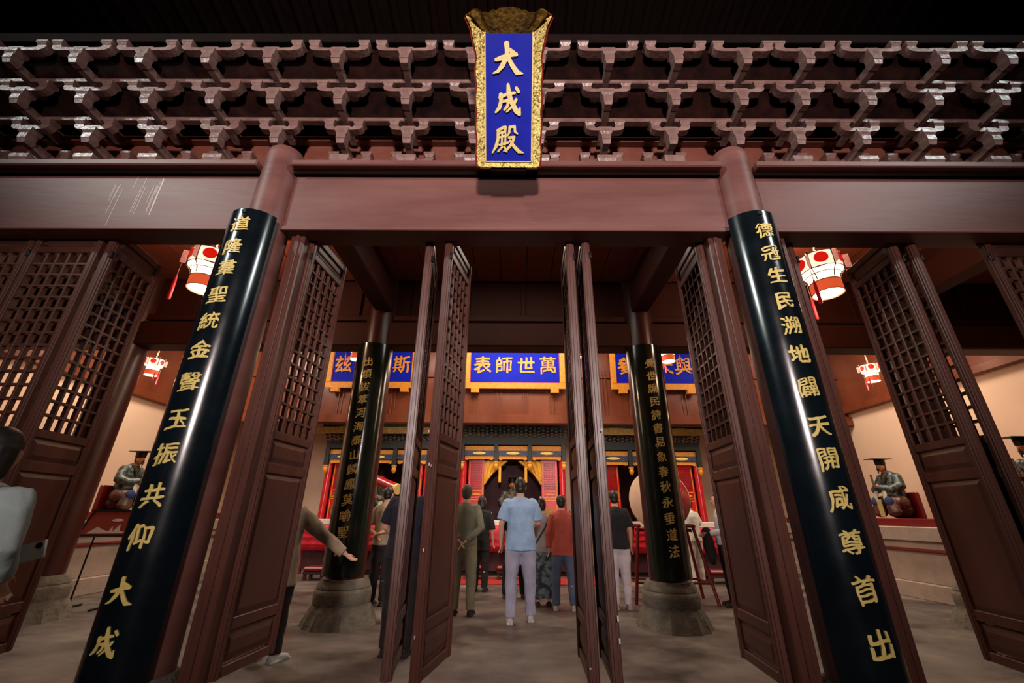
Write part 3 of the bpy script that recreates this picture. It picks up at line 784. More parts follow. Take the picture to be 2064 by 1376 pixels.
# altars
def altar(cx_, hw, lab, glab):
    t = thing('altar_table', lab, 'altar', (cx_, 11.2, 0))
    MB().bx(-hw, hw, -.28, .28, 1.06, 1.18).obj('top_slab', 'white_marble', t, bevel=.01)
    n = 60; vs = []; fs = []
    for j, z in enumerate((1.06, .95, .80, .65, .50)):
        for i in range(n+1):
            x = -hw+.01+(2*hw-.02)*i/n; vs.append((x, -.30-.03*j/4-.012*sin(i*1.3)*j/4, z))
    for j in range(4):
        for i in range(n): fs.append((j*(n+1)+i, j*(n+1)+i+1, (j+1)*(n+1)+i+1, (j+1)*(n+1)+i))
    o = MB().add(vs, fs).obj('cloth', 'red_cloth', t, smooth=True); md = o.modifiers.new('s', 'SOLIDIFY'); md.thickness = .01
    for sx in (-1, 1):
        for sy in (-1, 1): MB().bx(sx*(hw-.08)-.04, sx*(hw-.08)+.04, sy*.2-.04, sy*.2+.04, 0, 1.06).obj('leg', 'red_dark', t, bevel=.008)
    MB().bx(-hw+.12, hw-.12, -.24, -.21, .10, .50).obj('front_board', 'maroon', t)
    for k_ in (-.5, 0, .5): MB().bx(-hw, hw, -.345, -.325, .78+k_*.3-.008, .78+k_*.3+.008).obj('cloth_band', 'red_lacquer', t)
altar(.03, 1.55, 'central altar table with a pale top and red cloth', 'a')
altar(-3.55, 1.5, 'left altar table with a pale top and red cloth, behind the left inner column', 'a')
altar(3.6, 1.5, 'right altar table with a pale top and red cloth, behind the drum', 'a')
tag(MB().bx(-1.9, 1.9, 9.6, 10.6, 0, .02).obj('carpet', 'carpet'), 'red carpet on the stone floor in front of the central altar', 'carpet')
def kneeler(px, py, lab, rz=0, w_=.46):
    p = at(px, py, Z=0); p = p*(10.35/p.y) if p.y > 10.35 else p
    t = thing('kneeler', lab, 'stool', (p.x, p.y, 0.0 if abs(p.x) > 1.95 else .02), rz, 'low red kneelers before the altars')
    MB().bx(-w_/2, w_/2, -.2, .2, .17, .26).obj('cushion', 'red_dark', t, bevel=.03)
    MB().bx(-w_/2+.01, w_/2-.01, -.19, .19, .12, .17).obj('seat_frame', 'maroon', t, bevel=.006)
    for sx in (-1, 1):
        for sy in (-1, 1): MB().box((sx*(w_/2-.05), sy*.15, .06), (.05, .05, .12), taper=(1.3, 1.3)).obj('leg', 'maroon', t)
kneeler(636, 1168, 'low red kneeler left of the left inner column')
kneeler(782, 1164, 'low red kneeler behind the folded doors left of the centre')
kneeler(960, 1163, 'low red kneeler just right of the man in olive')
kneeler(1022, 1163, 'low red kneeler left of the man in the light blue shirt')
kneeler(1462, 1175, 'broad red kneeler by the man holding a dark jacket', w_=.75)

# ------------------------------------------------------------------ side platforms
for sx, nm in ((-1, 'left'), (1, 'right')):
    t = thing('stone_platform', 'long moulded stone platform carrying painted statues along the %s wall' % nm, 'platform', (sx*7.2, 8.9, 0))
    A = lambda a, b, z0, z1, n, m: MB().bx(*sorted((sx*a, sx*b)), -4.0, 3.6, z0, z1).obj(n, m, t, bevel=.01)
    A(0, 1.79, .93, 1.16, 'top_slab', 'light_stone'); A(.07, 1.79, .80, .93, 'waist', 'light_stone'); A(.03, 1.79, .765, .80, 'red_line', 'red_edge')
    A(.10, 1.79, .26, .765, 'body', 'light_stone'); A(0, 1.79, .0, .26, 'plinth', 'light_stone')
    MB().bx(*sorted((sx*.35, sx*1.6)), -3.9, 3.5, 1.16, 1.30).obj('red_dais', 'red_dark', t, bevel=.01)

# ------------------------------------------------------------------ lofted figures
def remesh(mb, name, m, vox=.012, sm=2, parent=None, disp=0):
    me = MB.mesh(mb, name, m)
    o = bpy.data.objects.new('tmp', me)
    r = o.modifiers.new('r', 'REMESH'); r.mode = 'VOXEL'; r.voxel_size = vox
    if sm: s_ = o.modifiers.new('s', 'SMOOTH'); s_.factor = .5; s_.iterations = sm
    me2 = evaluated(o); me2.name = name; bpy.data.meshes.remove(me)
    if disp:
        me2.update()
        nrm = [v.normal.copy() for v in me2.vertices]; cos_ = []
        for v, q_ in zip(me2.vertices, nrm):
            c_ = v.co; k_ = noise.noise(Vector((c_.x*9, c_.y*9, c_.z*6)))+.5*noise.noise(Vector((c_.x*22+5, c_.y*22, c_.z*12)))
            cos_ += list(c_ + q_*(k_*disp))
        me2.vertices.foreach_set('co', cos_); me2.update()
    me2.shade_smooth()
    if not me2.materials: me2.materials.append(MT[m])
    q = bpy.data.objects.new(name, me2); C.objects.link(q); q.parent = parent
    return q
CLO = {}
def cloth(c, c2=None, sc=6, rough=.85):
    k_ = 'cloth_%d_%d_%d' % c + ('_%d_%d_%d' % c2 if c2 else '')
    if k_ not in MT: mat(k_, c, rough, c2 or tuple(int(x*.88) for x in c), sc, bump=.35, bscale=14, sharp=bool(c2))
    return k_
def V(*a): return Vector(a)
def person(loc, face, h, lab, shirt, pants, hair=(24, 19, 17), arms=None, stance=.10, step=0., lean=0., sleeve='short', hem=.80,
           skirt=None, hairstyle='short', shoes=(200, 196, 190), build=1., shoulder=1., items=None, skin=None, shirt2=None, skirt2=None, turn=0):
    s = h/1.75; t = thing('person', lab, 'person', (loc[0], loc[1], 0), face)
    B = build
    def P(x, y, z): return V(x*s, (y+lean*max(0, z-.9))*s, z*s)
    def R(a, b=None): return (a*s, (b if b is not None else a)*s)
    body = MB(); sh = MB(); pa = MB()
    # torso and neck
    tp = [P(0,0,.88), P(0,0,.98), P(0,-.005,1.10), P(0,-.01,1.25), P(0,-.005,1.37), P(0,0,1.45), P(0,.0,1.50), P(0,.01,1.57)]
    tr = [R(.155*B,.105*B), R(.165*B,.115*B), R(.135*B,.098*B), R(.152*B,.105*B), R(.165*B*shoulder,.108*B), R(.13*shoulder,.08), R(.06,.058), R(.052,.055)]
    body.tube(tp, tr, 18)
    # head with face (faces +y)
    hc = P(0, .02, 1.645)
    body.ell(hc, (.074*s, .09*s, .112*s), n=18, m=12); body.ell(hc+V(0, .025*s, -.055*s), (.052*s, .06*s, .055*s))
    body.tube([hc+V(0, .085*s, .01*s), hc+V(0, .108*s, -.025*s)], [.010*s, .014*s], 8)
    for sx in (-1, 1): body.ell(hc+V(sx*.076*s, -.005*s, -.01*s), (.012*s, .02*s, .032*s))
    legs = []
    for sx in (-1, 1):
        ys = step*sx
        hp, kn, an = P(sx*.085, 0, .90), P(sx*(stance*.95+.0), ys*.5+.015, .49), P(sx*stance, ys, .09)
        legs.append((hp, kn, an)); body.tube([hp, hp.lerp(kn, .5)+V(0, .01*s, 0), kn, kn.lerp(an, .35)-V(0, .015*s, 0), an], [R(.088*B), R(.075*B), R(.055), R(.053), R(.036)], 14)
        body.tube([an+V(0, -.01*s, -.03*s), an+V(sx*.012*s, .14*s, -.06*s)], [R(.036, .034), R(.038, .022)], 10)
        so = MB(); so.tube([an+V(0, -.045*s, -.045*s), an+V(0, .02*s, -.045*s), an+V(sx*.01*s, .10*s, -.058*s), an+V(sx*.014*s, .165*s, -.064*s)], [R(.038, .040), R(.042, .045), R(.046, .032), R(.036, .022)], 12)
        so.box(tuple(an+V(sx*.007*s, .055*s, -.082*s)), (.085*s, .26*s, .018*s))
        q = remesh(so, 'shoe', cloth(shoes), .011, 1, t)
    default = {-1: [(-.225, -.01, 1.14), (-.235, .06, .90)], 1: [(.225, -.01, 1.14), (.235, .06, .90)]}
    arms = {**default, **(arms or {})}
    for sx in (-1, 1):
        so_ = P(sx*.165*shoulder, 0, 1.425); el = P(*arms[sx][0]); wr = P(*arms[sx][1])
        body.tube([so_, so_.lerp(el, .5), el, el.lerp(wr, .35), wr], [R(.052*B), R(.046*B), R(.038), R(.037), R(.025)], 12)
        d = (wr-el).normalized()
        side = V(0, 1, 0) - d*d.y
        if side.length < .3: side = V(1, 0, 0)-d*d.x
        side.normalize(); nrm = d.cross(side)
        pc = wr+d*.045*s
        body.tube([wr, pc, wr+d*.085*s], [R(.024, .018), R(.036, .015), R(.038, .014)], 10, ref=side)
        for fi, (o_, l_) in enumerate(((.030, .070), (.010, .080), (-.010, .074), (-.029, .058))):
            b0 = wr+d*.08*s+side*o_*s
            b1 = b0+d*l_*.5*s+nrm*.010*sx*s; b2 = b0+d*l_*.9*s+nrm*.030*sx*s
            body.tube([b0, b1, b2], [.0088*s, .0082*s, .0070*s], 7)
        b0 = wr+d*.03*s+side*.03*s
        body.tube([b0, b0+d*.035*s+side*.030*s, b0+d*.07*s+side*.036*s], [.011*s, .010*s, .008*s], 7)
        # sleeve
        if sleeve == 'long': sp = [so_-V(sx*.025*s, 0, -.006*s), so_.lerp(el, .5), el, el.lerp(wr, .5), el.lerp(wr, .93)]; sr = [R(.078*B), R(.066*B), R(.058*B), R(.052*B), R(.046*B)]
        elif sleeve == 'none': sp = None
        elif sleeve == 'elbow': sp = [so_-V(sx*.03*s, 0, 0), so_.lerp(el, .5), el.lerp(wr, .12)]; sr = [R(.078*B), R(.072*B), R(.070)]
        else: sp = [so_-V(sx*.03*s, 0, 0), so_.lerp(el, .4), so_.lerp(el, .82)]; sr = [R(.078*B), R(.070*B), R(.072*B)]
        if sp: sh.tube(sp, sr, 14, dome=False); sh.ell(so_+V(-sx*.02*s, 0, -.010*s), (.070*s*B, .068*s*B, .064*s*B))
    remesh(body, 'body', 'skin', .0085 if h > 1 else .01, 1, t)
    # shirt
    zs = [hem, hem+.1, .98, 1.10, 1.25, 1.37, 1.455, 1.505]; g = 1.0
    zs[2] = max(zs[2], hem+.14); 
    rs = [R(.190*B,.145*B), R(.186*B,.142*B), R(.182*B,.135*B), R(.165*B,.125*B), R(.172*B,.125*B), R(.188*B*shoulder,.125*B), R(.155*shoulder,.10), R(.068,.066)]
    pts = [P(0, -.005, z) for z in zs]
    sh.tube(pts, rs, 22, dome=False)
    remesh(sh, 'shirt', cloth(shirt, shirt2), .0105, 2, t, disp=.010)
    if pants:
        pa.tube([P(0,0,.86), P(0,0,.93), P(0,0,1.02)], [R(.165*B,.125*B), R(.172*B,.128*B), R(.152*B,.115*B)], 18)
        for hp, kn, an in legs:
            pa.tube([hp+V(0,0,.02*s), hp.lerp(kn,.5), kn, kn.lerp(an,.5), an+V(0,0,-.02*s)], [R(.105*B,.115*B), R(.094*B), R(.078), R(.070), R(.064)], 16, dome=False)
        remesh(pa, 'trousers', cloth(pants), .0105, 2, t, disp=.010)
    if skirt:
        pa.tube([P(0,0,1.02), P(0,0,.90), P(0,0,.6), P(0,0,.3), P(0,0,.14)], [R(.14,.12), R(.178,.14), R(.205,.16), R(.225,.18), R(.235,.19)], 22, dome=False)
        remesh(pa, 'skirt', cloth(skirt, skirt2, 9), .012, 2, t, disp=.012)
    # hair
    hb = MB(); hm = 'hair' if hair == (24, 19, 17) else cloth(hair)
    if hairstyle != 'bald':
        hb.ell(hc+V(0, -.014*s, .022*s), (.083*s, .094*s, .108*s), n=18, m=12); hb.ell(hc+V(0, -.042*s, -.03*s), (.072*s, .058*s, .075*s))
        if hairstyle == 'long': hb.tube([hc+V(0, -.05*s, 0), hc+V(0, -.085*s, -.13*s), hc+V(0, -.10*s, -.30*s)], [R(.08, .055), R(.095, .045), R(.07, .03)], 14)
        if hairstyle == 'bob': hb.tube([hc+V(0, -.03*s, .02*s), hc+V(0, -.04*s, -.11*s)], [R(.09, .075), R(.088, .062)], 14)
        if hairstyle == 'bun': hb.ell(hc+V(0, -.075*s, .085*s), (.045*s, .045*s, .045*s))
        # cut the face side away by shifting verts: hair keeps behind the brow
        q = remesh(hb, 'hair', hm, .009, 1, t, disp=.005)
        for v in q.data.vertices:
            rel = v.co-hc
            if rel.y > .045*s and rel.z < .07*s: v.co.y = hc.y + .03*s
    for sx in (-1, 1): MB().ell(hc+V(sx*.03*s, .084*s, .012*s), (.011*s, .007*s, .007*s), n=8, m=6).obj('eye', 'eye_dark', t, smooth=True)
    MB().ell(hc+V(0, .088*s, -.055*s), (.022*s, .007*s, .007*s), n=10, m=6).obj('mouth', 'lip', t, smooth=True)
    return t, P, s, hc
PX = lambda px, py, Y: at(px, py, Y=Y)

# 1 blue shirt
p = at(1049, 1255, Z=0)
person((p.x, p.y), 0.0, 1.80, 'tall man in a light blue short-sleeved shirt and pale grey trousers seen from behind', (158, 192, 228), (172, 172, 196),
       arms={-1: [(-.26, -.02, 1.15), (-.27, .06, .92)], 1: [(.25, .06, 1.16), (.16, .26, 1.12)]}, stance=.13, step=.08, hem=.83, build=1.12, shoulder=1.12, shirt2=None)
# 2 olive man, hands behind back
p = at(930, 1240, Z=0)
person((p.x, p.y), -.1, 1.72, 'bald-headed man in olive shirt and trousers with hands clasped behind him', (118, 118, 96), (128, 122, 96), hair=(84, 78, 66), sleeve='long', hem=.90,
       arms={-1: [(-.26, -.10, 1.14), (-.06, -.17, .98)], 1: [(.26, -.10, 1.14), (.05, -.18, .96)]}, stance=.12, build=1.02, shoes=(40, 34, 34))
# 3 dark woman with hair clip
p = at(966, 1192, Z=0)
t3, P3, s3, hc3 = person((p.x, p.y), -.15, 1.64, 'woman in black with a white hair clip, beyond the man in olive', (24, 26, 28), (30, 26, 28), hairstyle='bob', hem=.72, sleeve='elbow', shoes=(30, 28, 28))
MB().box(tuple(hc3+V(.062, -.04, .03)), (.02, .02, .07)).obj('hair_clip', 'white_marble', t3, bevel=.005)
# 4 dark clothed person in front of the blue man
p = at(1036, 1206, Z=0)
person((p.x, p.y), 0, 1.56, 'person in black trousers almost hidden by the man in light blue', (40, 40, 46), (22, 20, 24), stance=.17, shoes=(60, 54, 58))
# 5 girl with bun and patterned skirt
p = at(1096, 1222, Z=0)
t5, P5, s5, hc5 = person((p.x, p.y), .1, 1.55, 'woman with tied-up hair, grey top and long dark floral skirt', (150, 142, 140), None, skirt=(32, 40, 46), skirt2=(96, 110, 112), hairstyle='bun', hem=.86, shoes=(40, 36, 38),
       arms={1: [(.2, .05, 1.15), (.1, .22, 1.25)]})
MB().tube([P5(.13, -.10, 1.46), P5(.02, -.15, 1.25), P5(-.15, -.12, 1.0)], [.012, .012, .012], 8).obj('bag_strap', 'iron', t5)
MB().ell(hc5+V(-.03, -.09, .12), (.02, .02, .02)).obj('hair_clip', 'white_marble', t5)
# 6 orange woman
p = at(1139, 1230, Z=0)
t6, P6, s6, hc6 = person((p.x, p.y), -.05, 1.60, 'person in an orange-red shirt and blue jeans with a tan shoulder bag', (176, 76, 60), (84, 94, 118), hem=.80, sleeve='long', shoes=(190, 176, 164), stance=.14, build=1.05)
bag = MB(); bag.tube([P6(.22, -.02, 1.15), P6(.24, -.02, 1.0), P6(.25, -.02, .86)], [(.05, .10), (.06, .14), (.05, .13)], 14); remesh(bag, 'shoulder_bag', cloth((130, 76, 50)), .012, 2, t6)
MB().tube([P6(.14, -.02, 1.50), P6(.21, -.10, 1.32), P6(.235, -.06, 1.12)], [.011, .011, .011], 8).obj('bag_strap', cloth((130, 76, 50)), t6)
# 7 black top white trousers
p = at(1256, 1228, Z=0)
person((p.x, p.y), 0, 1.68, 'person in a black top and loose white trousers beside the folded doors right of centre', (20, 20, 24), (206, 196, 200), hem=.86, shoes=(170, 160, 160), build=1.05)
# 8 white outfit
p = at(1411, 1178, Z=0)
t8, P8, s8, hc8 = person((p.x, p.y), .35, 1.66, 'man in a white shirt and white trousers beyond the right inner column', (222, 220, 208), (214, 210, 198), hem=.86, shoes=(210, 206, 200), build=1.08,
       arms={1: [(.26, .02, 1.2), (.14, .22, 1.12)]})
b8 = MB(); b8.tube([P8(-.22, .10, .84), P8(-.22, .10, .72)], [(.08, .04), (.10, .05)], 12); remesh(b8, 'red_bag', cloth((226, 52, 50)), .012, 1, t8)
# 9 white shirt dark jacket
p = at(1486, 1222, Z=0)
t9, P9, s9, hc9 = person((p.x-.02, p.y), 1.35, 1.66, 'man in a white shirt carrying a dark jacket, half hidden by the open door leaf', (206, 208, 218), (30, 28, 32), hem=.92, sleeve='long', shoes=(40, 30, 28),
       arms={-1: [(-.22, .02, 1.15), (-.14, .26, 1.10)], 1: [(.22, .02, 1.15), (.12, .26, 1.10)]})
jk = MB(); jk.tube([P9(.0, .27, 1.14), P9(.0, .27, .95), P9(.0, .25, .66)], [(.17, .07), (.19, .08), (.15, .06)], 16); remesh(jk, 'jacket', cloth((20, 20, 26)), .013, 2, t9, disp=.015)
# 10 cream person reaching
t10, P10, s10, hc10 = person((-2.33, 4.75), -.35, 1.60, 'person in a loose cream top reaching a hand towards the left inner column', (166, 146, 122), (34, 22, 24), hair=(60, 46, 38), hairstyle='long', hem=.70, sleeve='long', shoes=(196, 206, 204), build=1.28,
       arms={1: [(.36, .16, 1.22), (.60, .34, 1.0)]}, stance=.11, step=.06)
# 11 beige shirt man
p = at(757, 1220, Z=0)
person((p.x, p.y), -.2, 1.72, 'man in a beige shirt and dark trousers right of the left inner column', (176, 158, 132), (44, 38, 38), hem=.86, shoes=(50, 40, 38), arms={-1: [(-.26, -.08, 1.12), (-.05, -.17, 1.02)], 1: [(.27, -.06, 1.12), (.06, -.2, 1.05)]})
# 12 navy tee
person((-1.13, 5.0), -.1, 1.76, 'man in a navy t-shirt standing behind the folded doors left of centre', (26, 28, 44), (30, 26, 28), hem=.86, shoes=(36, 30, 30), build=1.08, arms={-1: [(-.25, .04, 1.16), (-.16, .24, 1.02)]})
# 13 foreground left visitor
t13, P13, s13, hc13 = person((-2.42, 2.02), .30, 1.66, 'visitor in a pale grey-green shirt with a phone at the left edge of the photo', (176, 190, 188), (44, 58, 80), hem=.92, sleeve='long', build=1.08, shoes=(40, 40, 44),
       arms={1: [(.25, -.12, 1.20), (.22, .0, 1.08)]}, hairstyle='bob')
MB().tube([P13(.10, -.10, 1.50), P13(-.02, -.135, 1.25), P13(-.16, -.12, 1.0)], [.010, .010, .010], 8).obj('bag_strap', cloth((30, 34, 50)), t13)
ph = MB().bx(-.04, .04, -.006, .006, -.078, .078).obj('phone', 'white_marble', bevel=.003)
wv_ = P13(.235, .09, 1.16); ph.location = (-2.42+wv_.x*cos(.30)-wv_.y*sin(.30), 2.02+wv_.x*sin(.30)+wv_.y*cos(.30), wv_.z+.02); ph.rotation_euler = (radians(-15), radians(74), radians(-12)); tag(ph, 'white phone held by the visitor at the left edge', 'phone')
lens = MB().lathe([(.014, 0), (.014, .004)], 14, M=Matrix.Translation((-.018, -.006, .052)) @ Matrix.Rotation(pi/2, 4, 'X')).obj('camera_lens', 'iron', ph)

# ------------------------------------------------------------------ statues (faces +y in local space, seated)
def statue(loc, rz, lab, robe=(46, 52, 50), lower=(70, 40, 34), scale=1., collar=(70, 66, 48), front=(190, 172, 110), knee=(46, 62, 110), hat=True, group='painted seated scholar statues'):
    t = thing('statue', lab, 'statue', loc, rz, group)
    s = scale; P = lambda x, y, z: V(x*s, y*s, z*s)
    m = MB()
    m.tube([P(0,-.02,.40), P(0,-.04,.55), P(0,-.03,.72), P(0,.0,.86), P(0,.04,.90)], [(.20*s,.15*s), (.19*s,.14*s), (.22*s,.135*s), (.18*s,.11*s), (.09*s,.08*s)], 20)
    for sx in (-1, 1):
        m.tube([P(sx*.19, .0, .82), P(sx*.27, .05, .62), P(sx*.20, .20, .56), P(sx*.06, .30, .60)], [.085*s, .10*s, .085*s, .06*s], 14)
    remesh(m, 'upper_robe', cloth(robe, (92, 108, 108), 14, .4), .014*s, 3, t, disp=.006)
    m = MB()
    m.tube([P(-.24, .10, .30), P(0, .12, .34), P(.24, .10, .30)], [(.17*s, .13*s)]*3, 16, ref=V(0, 1, 0))
    for sx in (-1, 1): m.tube([P(sx*.16, .20, .34), P(sx*.17, .26, .22), P(sx*.19, .26, .10)], [(.13*s,.10*s), (.13*s,.09*s), (.15*s,.10*s)], 14)
    m.tube([P(0, 0, .32), P(0, 0, .155)], [(.25*s, .17*s), (.28*s, .2*s)], 18)
    remesh(m, 'lower_robe', cloth(lower, (96, 62, 50), 10, .35), .014*s, 3, t, disp=.008)
    for sx in (-1, 1):   # hanging white inner sleeves
        mm = MB(); mm.tube([P(sx*.09, .28, .58), P(sx*.11, .30, .45), P(sx*.12, .32, .36)], [(.05*s,.02*s), (.06*s,.02*s), (.05*s,.02*s)], 12); remesh(mm, 'inner_sleeve', cloth((190, 186, 166)), .012*s, 1, t)
    mm = MB(); mm.bx(-.055*s, .055*s, .355*s, .385*s, .02*s, .36*s); mm.obj('apron_panel', cloth(front), t, bevel=.008)
    for sx in (-1, 1):
        mm = MB(); mm.ell(P(sx*.17, .30, .32), (.10*s, .06*s, .10*s)); mm.obj('knee_cloth', cloth(knee), t, smooth=True)
    mm = MB(); mm.tube([P(0, .055, .90), P(.0, .12, .80), P(0, .135, .70)], [(.10*s, .04*s), (.05*s, .03*s), (.02*s, .02*s)], 12); remesh(mm, 'collar', cloth(collar), .010*s, 1, t)
    m = MB(); hc = P(0, .10, 1.02)
    m.ell(hc, (.070*s, .082*s, .098*s), n=18, m=12); m.ell(hc+V(0, .02*s, -.055*s), (.048*s, .05*s, .045*s)); m.tube([P(0, .05, .88), P(0, .08, .98)], [.05*s, .05*s], 12)
    m.tube([hc+V(0, .075*s, .01*s), hc+V(0, .102*s, -.025*s)], [.009*s, .014*s], 8)
    for sx in (-1, 1): m.ell(hc+V(sx*.072*s, -.0, -.01*s), (.012*s, .02*s, .034*s))
    for sx in (-1, 1):   # hands
        w0 = P(sx*.045, .32, .62); m.tube([w0-V(0, .05*s, 0), w0, w0+V(-sx*.02*s, .03*s, .02*s)], [(.026*s,.02*s), (.034*s,.022*s), (.03*s,.018*s)], 10)
        for i in range(4): m.tube([w0+V(-sx*.01*s, .02*s, (.028-.016*i)*s), w0+V(-sx*.05*s, .045*s, (.026-.016*i)*s)], [.009*s, .008*s], 7)
        m.tube([w0+V(0, 0, .02*s), w0+V(-sx*.01*s, .02*s, .055*s)], [.011*s, .009*s], 7)
    remesh(m, 'body', cloth((196, 122, 84), None, 6, .4), .0085*s, 1, t)
    for sx in (-1, 1): MB().ell(hc+V(sx*.028*s, .074*s, .012*s), (.011*s, .007*s, .006*s), n=8, m=6).obj('eye', 'eye_dark', t)
    mm = MB(); mm.tube([hc+V(0, .085*s, -.05*s), hc+V(0, .085*s, -.13*s)], [(.025*s, .012*s), (.008*s, .008*s)], 10); mm.ell(hc+V(0, .09*s, -.043*s), (.034*s, .01*s, .008*s)); mm.obj('beard', 'hair', t, smooth=True)
    mm = MB(); mm.ell(hc+V(0, -.025*s, .0), (.073*s, .07*s, .09*s)); mm.obj('hair', 'hair', t, smooth=True)
    MB().box(tuple(P(0, .375, .735)), (.055*s, .012*s, .26*s), M=None).obj('tablet', cloth((84, 80, 62)), t, bevel=.004)
    if hat:
        MB().lathe([(.084*s, 0), (.088*s, .04*s), (.092*s, .115*s)], 20, sy=1.08).obj('hat_crown', 'iron', t, smooth=True, loc=tuple(hc+V(0, -.005*s, .045*s)))
        MB().bx(-.11*s, .11*s, -.21*s, .24*s, 0, .012*s).obj('hat_board', 'iron', t, bevel=.003, loc=tuple(hc+V(0, .0, .162*s)))
    MB().bx(-.33*s, .33*s, -.24*s, -.16*s, 0, .50*s).obj('seat_back', 'red_dark', t, bevel=.02)
    return t
statue((8.12, 9.35, 1.30), pi/2, 'seated scholar statue in flat black hat, right wall, in view past the right couplet board', scale=1.0)
statue((8.15, 12.0, 1.30), pi/2, 'seated statue deeper along the right wall, mostly hidden by the outer column')
statue((8.12, 6.62, 1.30), pi/2, 'seated statue near the right edge of the photo, only hat board showing')
statue((-7.95, 9.0, 1.30), -pi/2, 'seated scholar statue in flat black hat, left wall, above the sign stand', lower=(60, 52, 50), front=(130, 150, 124), knee=(38, 56, 110))
# Confucius figure in the central niche
ct = statue((.02, 12.15, .95), pi, 'large dark gilded seated statue inside the central curtained shrine', robe=(70, 46, 26), lower=(64, 26, 22), collar=(90, 84, 60), front=(60, 70, 50), knee=(110, 44, 34), scale=1.10, group='seated shrine figures')
pd = MB().bx(-.6, .6, 11.85, 12.5, 0, .95).obj('pedestal', 'maroon', bevel=.02); tag(pd, 'dark red pedestal under the central shrine statue', 'pedestal')
for cx_, nm in ((-3.62, 'left'), (3.66, 'right')):
    statue((cx_, 12.15, .95), pi, 'dark seated statue inside the %s shrine' % nm, robe=(70, 54, 30), lower=(60, 30, 26), scale=1.25, group='seated shrine figures')
    pd = MB().bx(cx_-.55, cx_+.55, 11.85, 12.5, 0, .95).obj('pedestal', 'maroon', bevel=.02); tag(pd, 'dark red pedestal under the %s shrine statue' % nm, 'pedestal')

# ------------------------------------------------------------------ lanterns
def lantern(loc, s, lab, L=.8, e=28):
    t = thing('palace_lantern', lab, 'lantern', loc, group='round palace lanterns')
    N6 = 6
    MB().lathe([(.235*s, .04*s), (.245*s, .15*s), (.235*s, .26*s)], 36, cap=False).obj('upper_shade', 'shade_white', t, smooth=True)
    MB().lathe([(.172*s, -.12*s), (.172*s, .06*s)], 36, cap=False).obj('lower_shade', 'shade_lower', t, smooth=True)
    MB().lathe([(.174*s, -.27*s), (.174*s, -.12*s)], 36, cap=False).obj('red_band', 'shade_red', t, smooth=True)
    MB().lathe([(.165*s, -.262*s), (.165*s, -.255*s)], 32).obj('glowing_base', 'lamp_disc', t)
    def ring(r, z, th, n, m):
        q = MB(); k_ = 36; vs = []; fs = []
        for i in range(k_):
            a = 2*pi*i/k_
            for j in range(6):
                b = 2*pi*j/6; rr = r+th*cos(b); vs.append((rr*cos(a), rr*sin(a), z+th*sin(b)))
        for i in range(k_):
            for j in range(6): fs.append((i*6+j, i*6+(j+1) % 6, ((i+1) % k_)*6+(j+1) % 6, ((i+1) % k_)*6+j))
        q.add(vs, fs).obj(n, m, t, smooth=True)
    for r, z in ((.24, .26), (.242, .04), (.176, -.12), (.176, -.27), (.20, -.02)): ring(r*s, z*s, .005*s, 'frame_ring', 'frame_brown')
    for i in range(N6):
        a = pi/6+i*pi/3 + .0
        x, y = cos(a), sin(a)
        MB().tube([(x*.248*s, y*.248*s, .02*s), (x*.258*s, y*.258*s, .15*s), (x*.25*s, y*.25*s, .285*s)], [.008*s]*3, 6).obj('rib', 'frame_brown', t)
        MB().tube([(x*.245*s, y*.245*s, .03*s), (x*.20*s, y*.20*s, -.03*s), (x*.18*s, y*.18*s, -.10*s)], [.006*s]*3, 6).obj('scroll', 'frame_brown', t)
        MB().ell((x*.25*s, y*.25*s, .295*s), (.010*s, .010*s, .012*s), n=8, m=6).obj('finial', 'cord', t)
        # side wing panel and tassel
        M_ = Matrix.Rotation(a, 4, 'Z')
        MB().bx(.262*s, .325*s, -.004*s, .004*s, .05*s, .24*s, M=M_).obj('wing_panel', 'pink_panel', t)
        if i % 2:
          MB().tube([(x*.30*s, y*.30*s, .05*s), (x*.30*s, y*.30*s, -.16*s)], [.004*s]*2, 5).obj('tassel_string', 'cord', t)
          MB().tube([(x*.30*s, y*.30*s, -.16*s), (x*.30*s, y*.30*s, -.22*s), (x*.30*s, y*.30*s, -.48*s)], [.010*s, .018*s, .021*s], 10).obj('tassel', 'tassel', t, smooth=True)
        a2 = i*pi/3 + .0
        # round medallion curved on the shade
        n = 20; vs = [(.252*s*cos(a2), .252*s*sin(a2), .155*s)]
        for k_ in range(n):
            b = 2*pi*k_/n; u, v_ = .078*s*cos(b), .078*s*sin(b); aa = a2+u/(.245*s)
            vs.append((.251*s*cos(aa), .251*s*sin(aa), .155*s+v_))
        MB().add(vs, [(0, 1+k_, 1+(k_+1) % n) for k_ in range(n)]).obj('medallion', 'medallion', t)
    n = int(L/.035)
    cb = MB()
    for k_ in range(n): cb.ell((.006*(-1)**k_, 0, .29*s+.018+k_*.035), (.010, .010, .022), n=6, m=5)
    cb.obj('cord', 'cord', t, smooth=True)
    MB().bx(-.24*s, .24*s, -.008, .008, .262*s, .275*s).bx(-.008, .008, -.24*s, .24*s, .262*s, .275*s).obj('top_bar', 'frame_brown', t)
    l = bpy.data.lights.new('bulb', 'POINT'); l.energy = e; l.color = (1, .70, .42); l.shadow_soft_size = .12
    o = bpy.data.objects.new('bulb', l); C.objects.link(o); o.parent = t; o.location = (0, 0, -.36*s)
    l2 = bpy.data.lights.new('bulb_top', 'POINT'); l2.energy = (42 if s > .9 else 8); l2.color = (1, .62, .40); l2.shadow_soft_size = .1
    o = bpy.data.objects.new('bulb_top', l2); C.objects.link(o); o.parent = t; o.location = (0, 0, .42*s)
    return t
q = at(420, 548, Y=4.6); lantern((q.x, q.y, q.z), .98, 'large lit white and red palace lantern beside the left couplet board', 5.02-q.z-.29, 13)
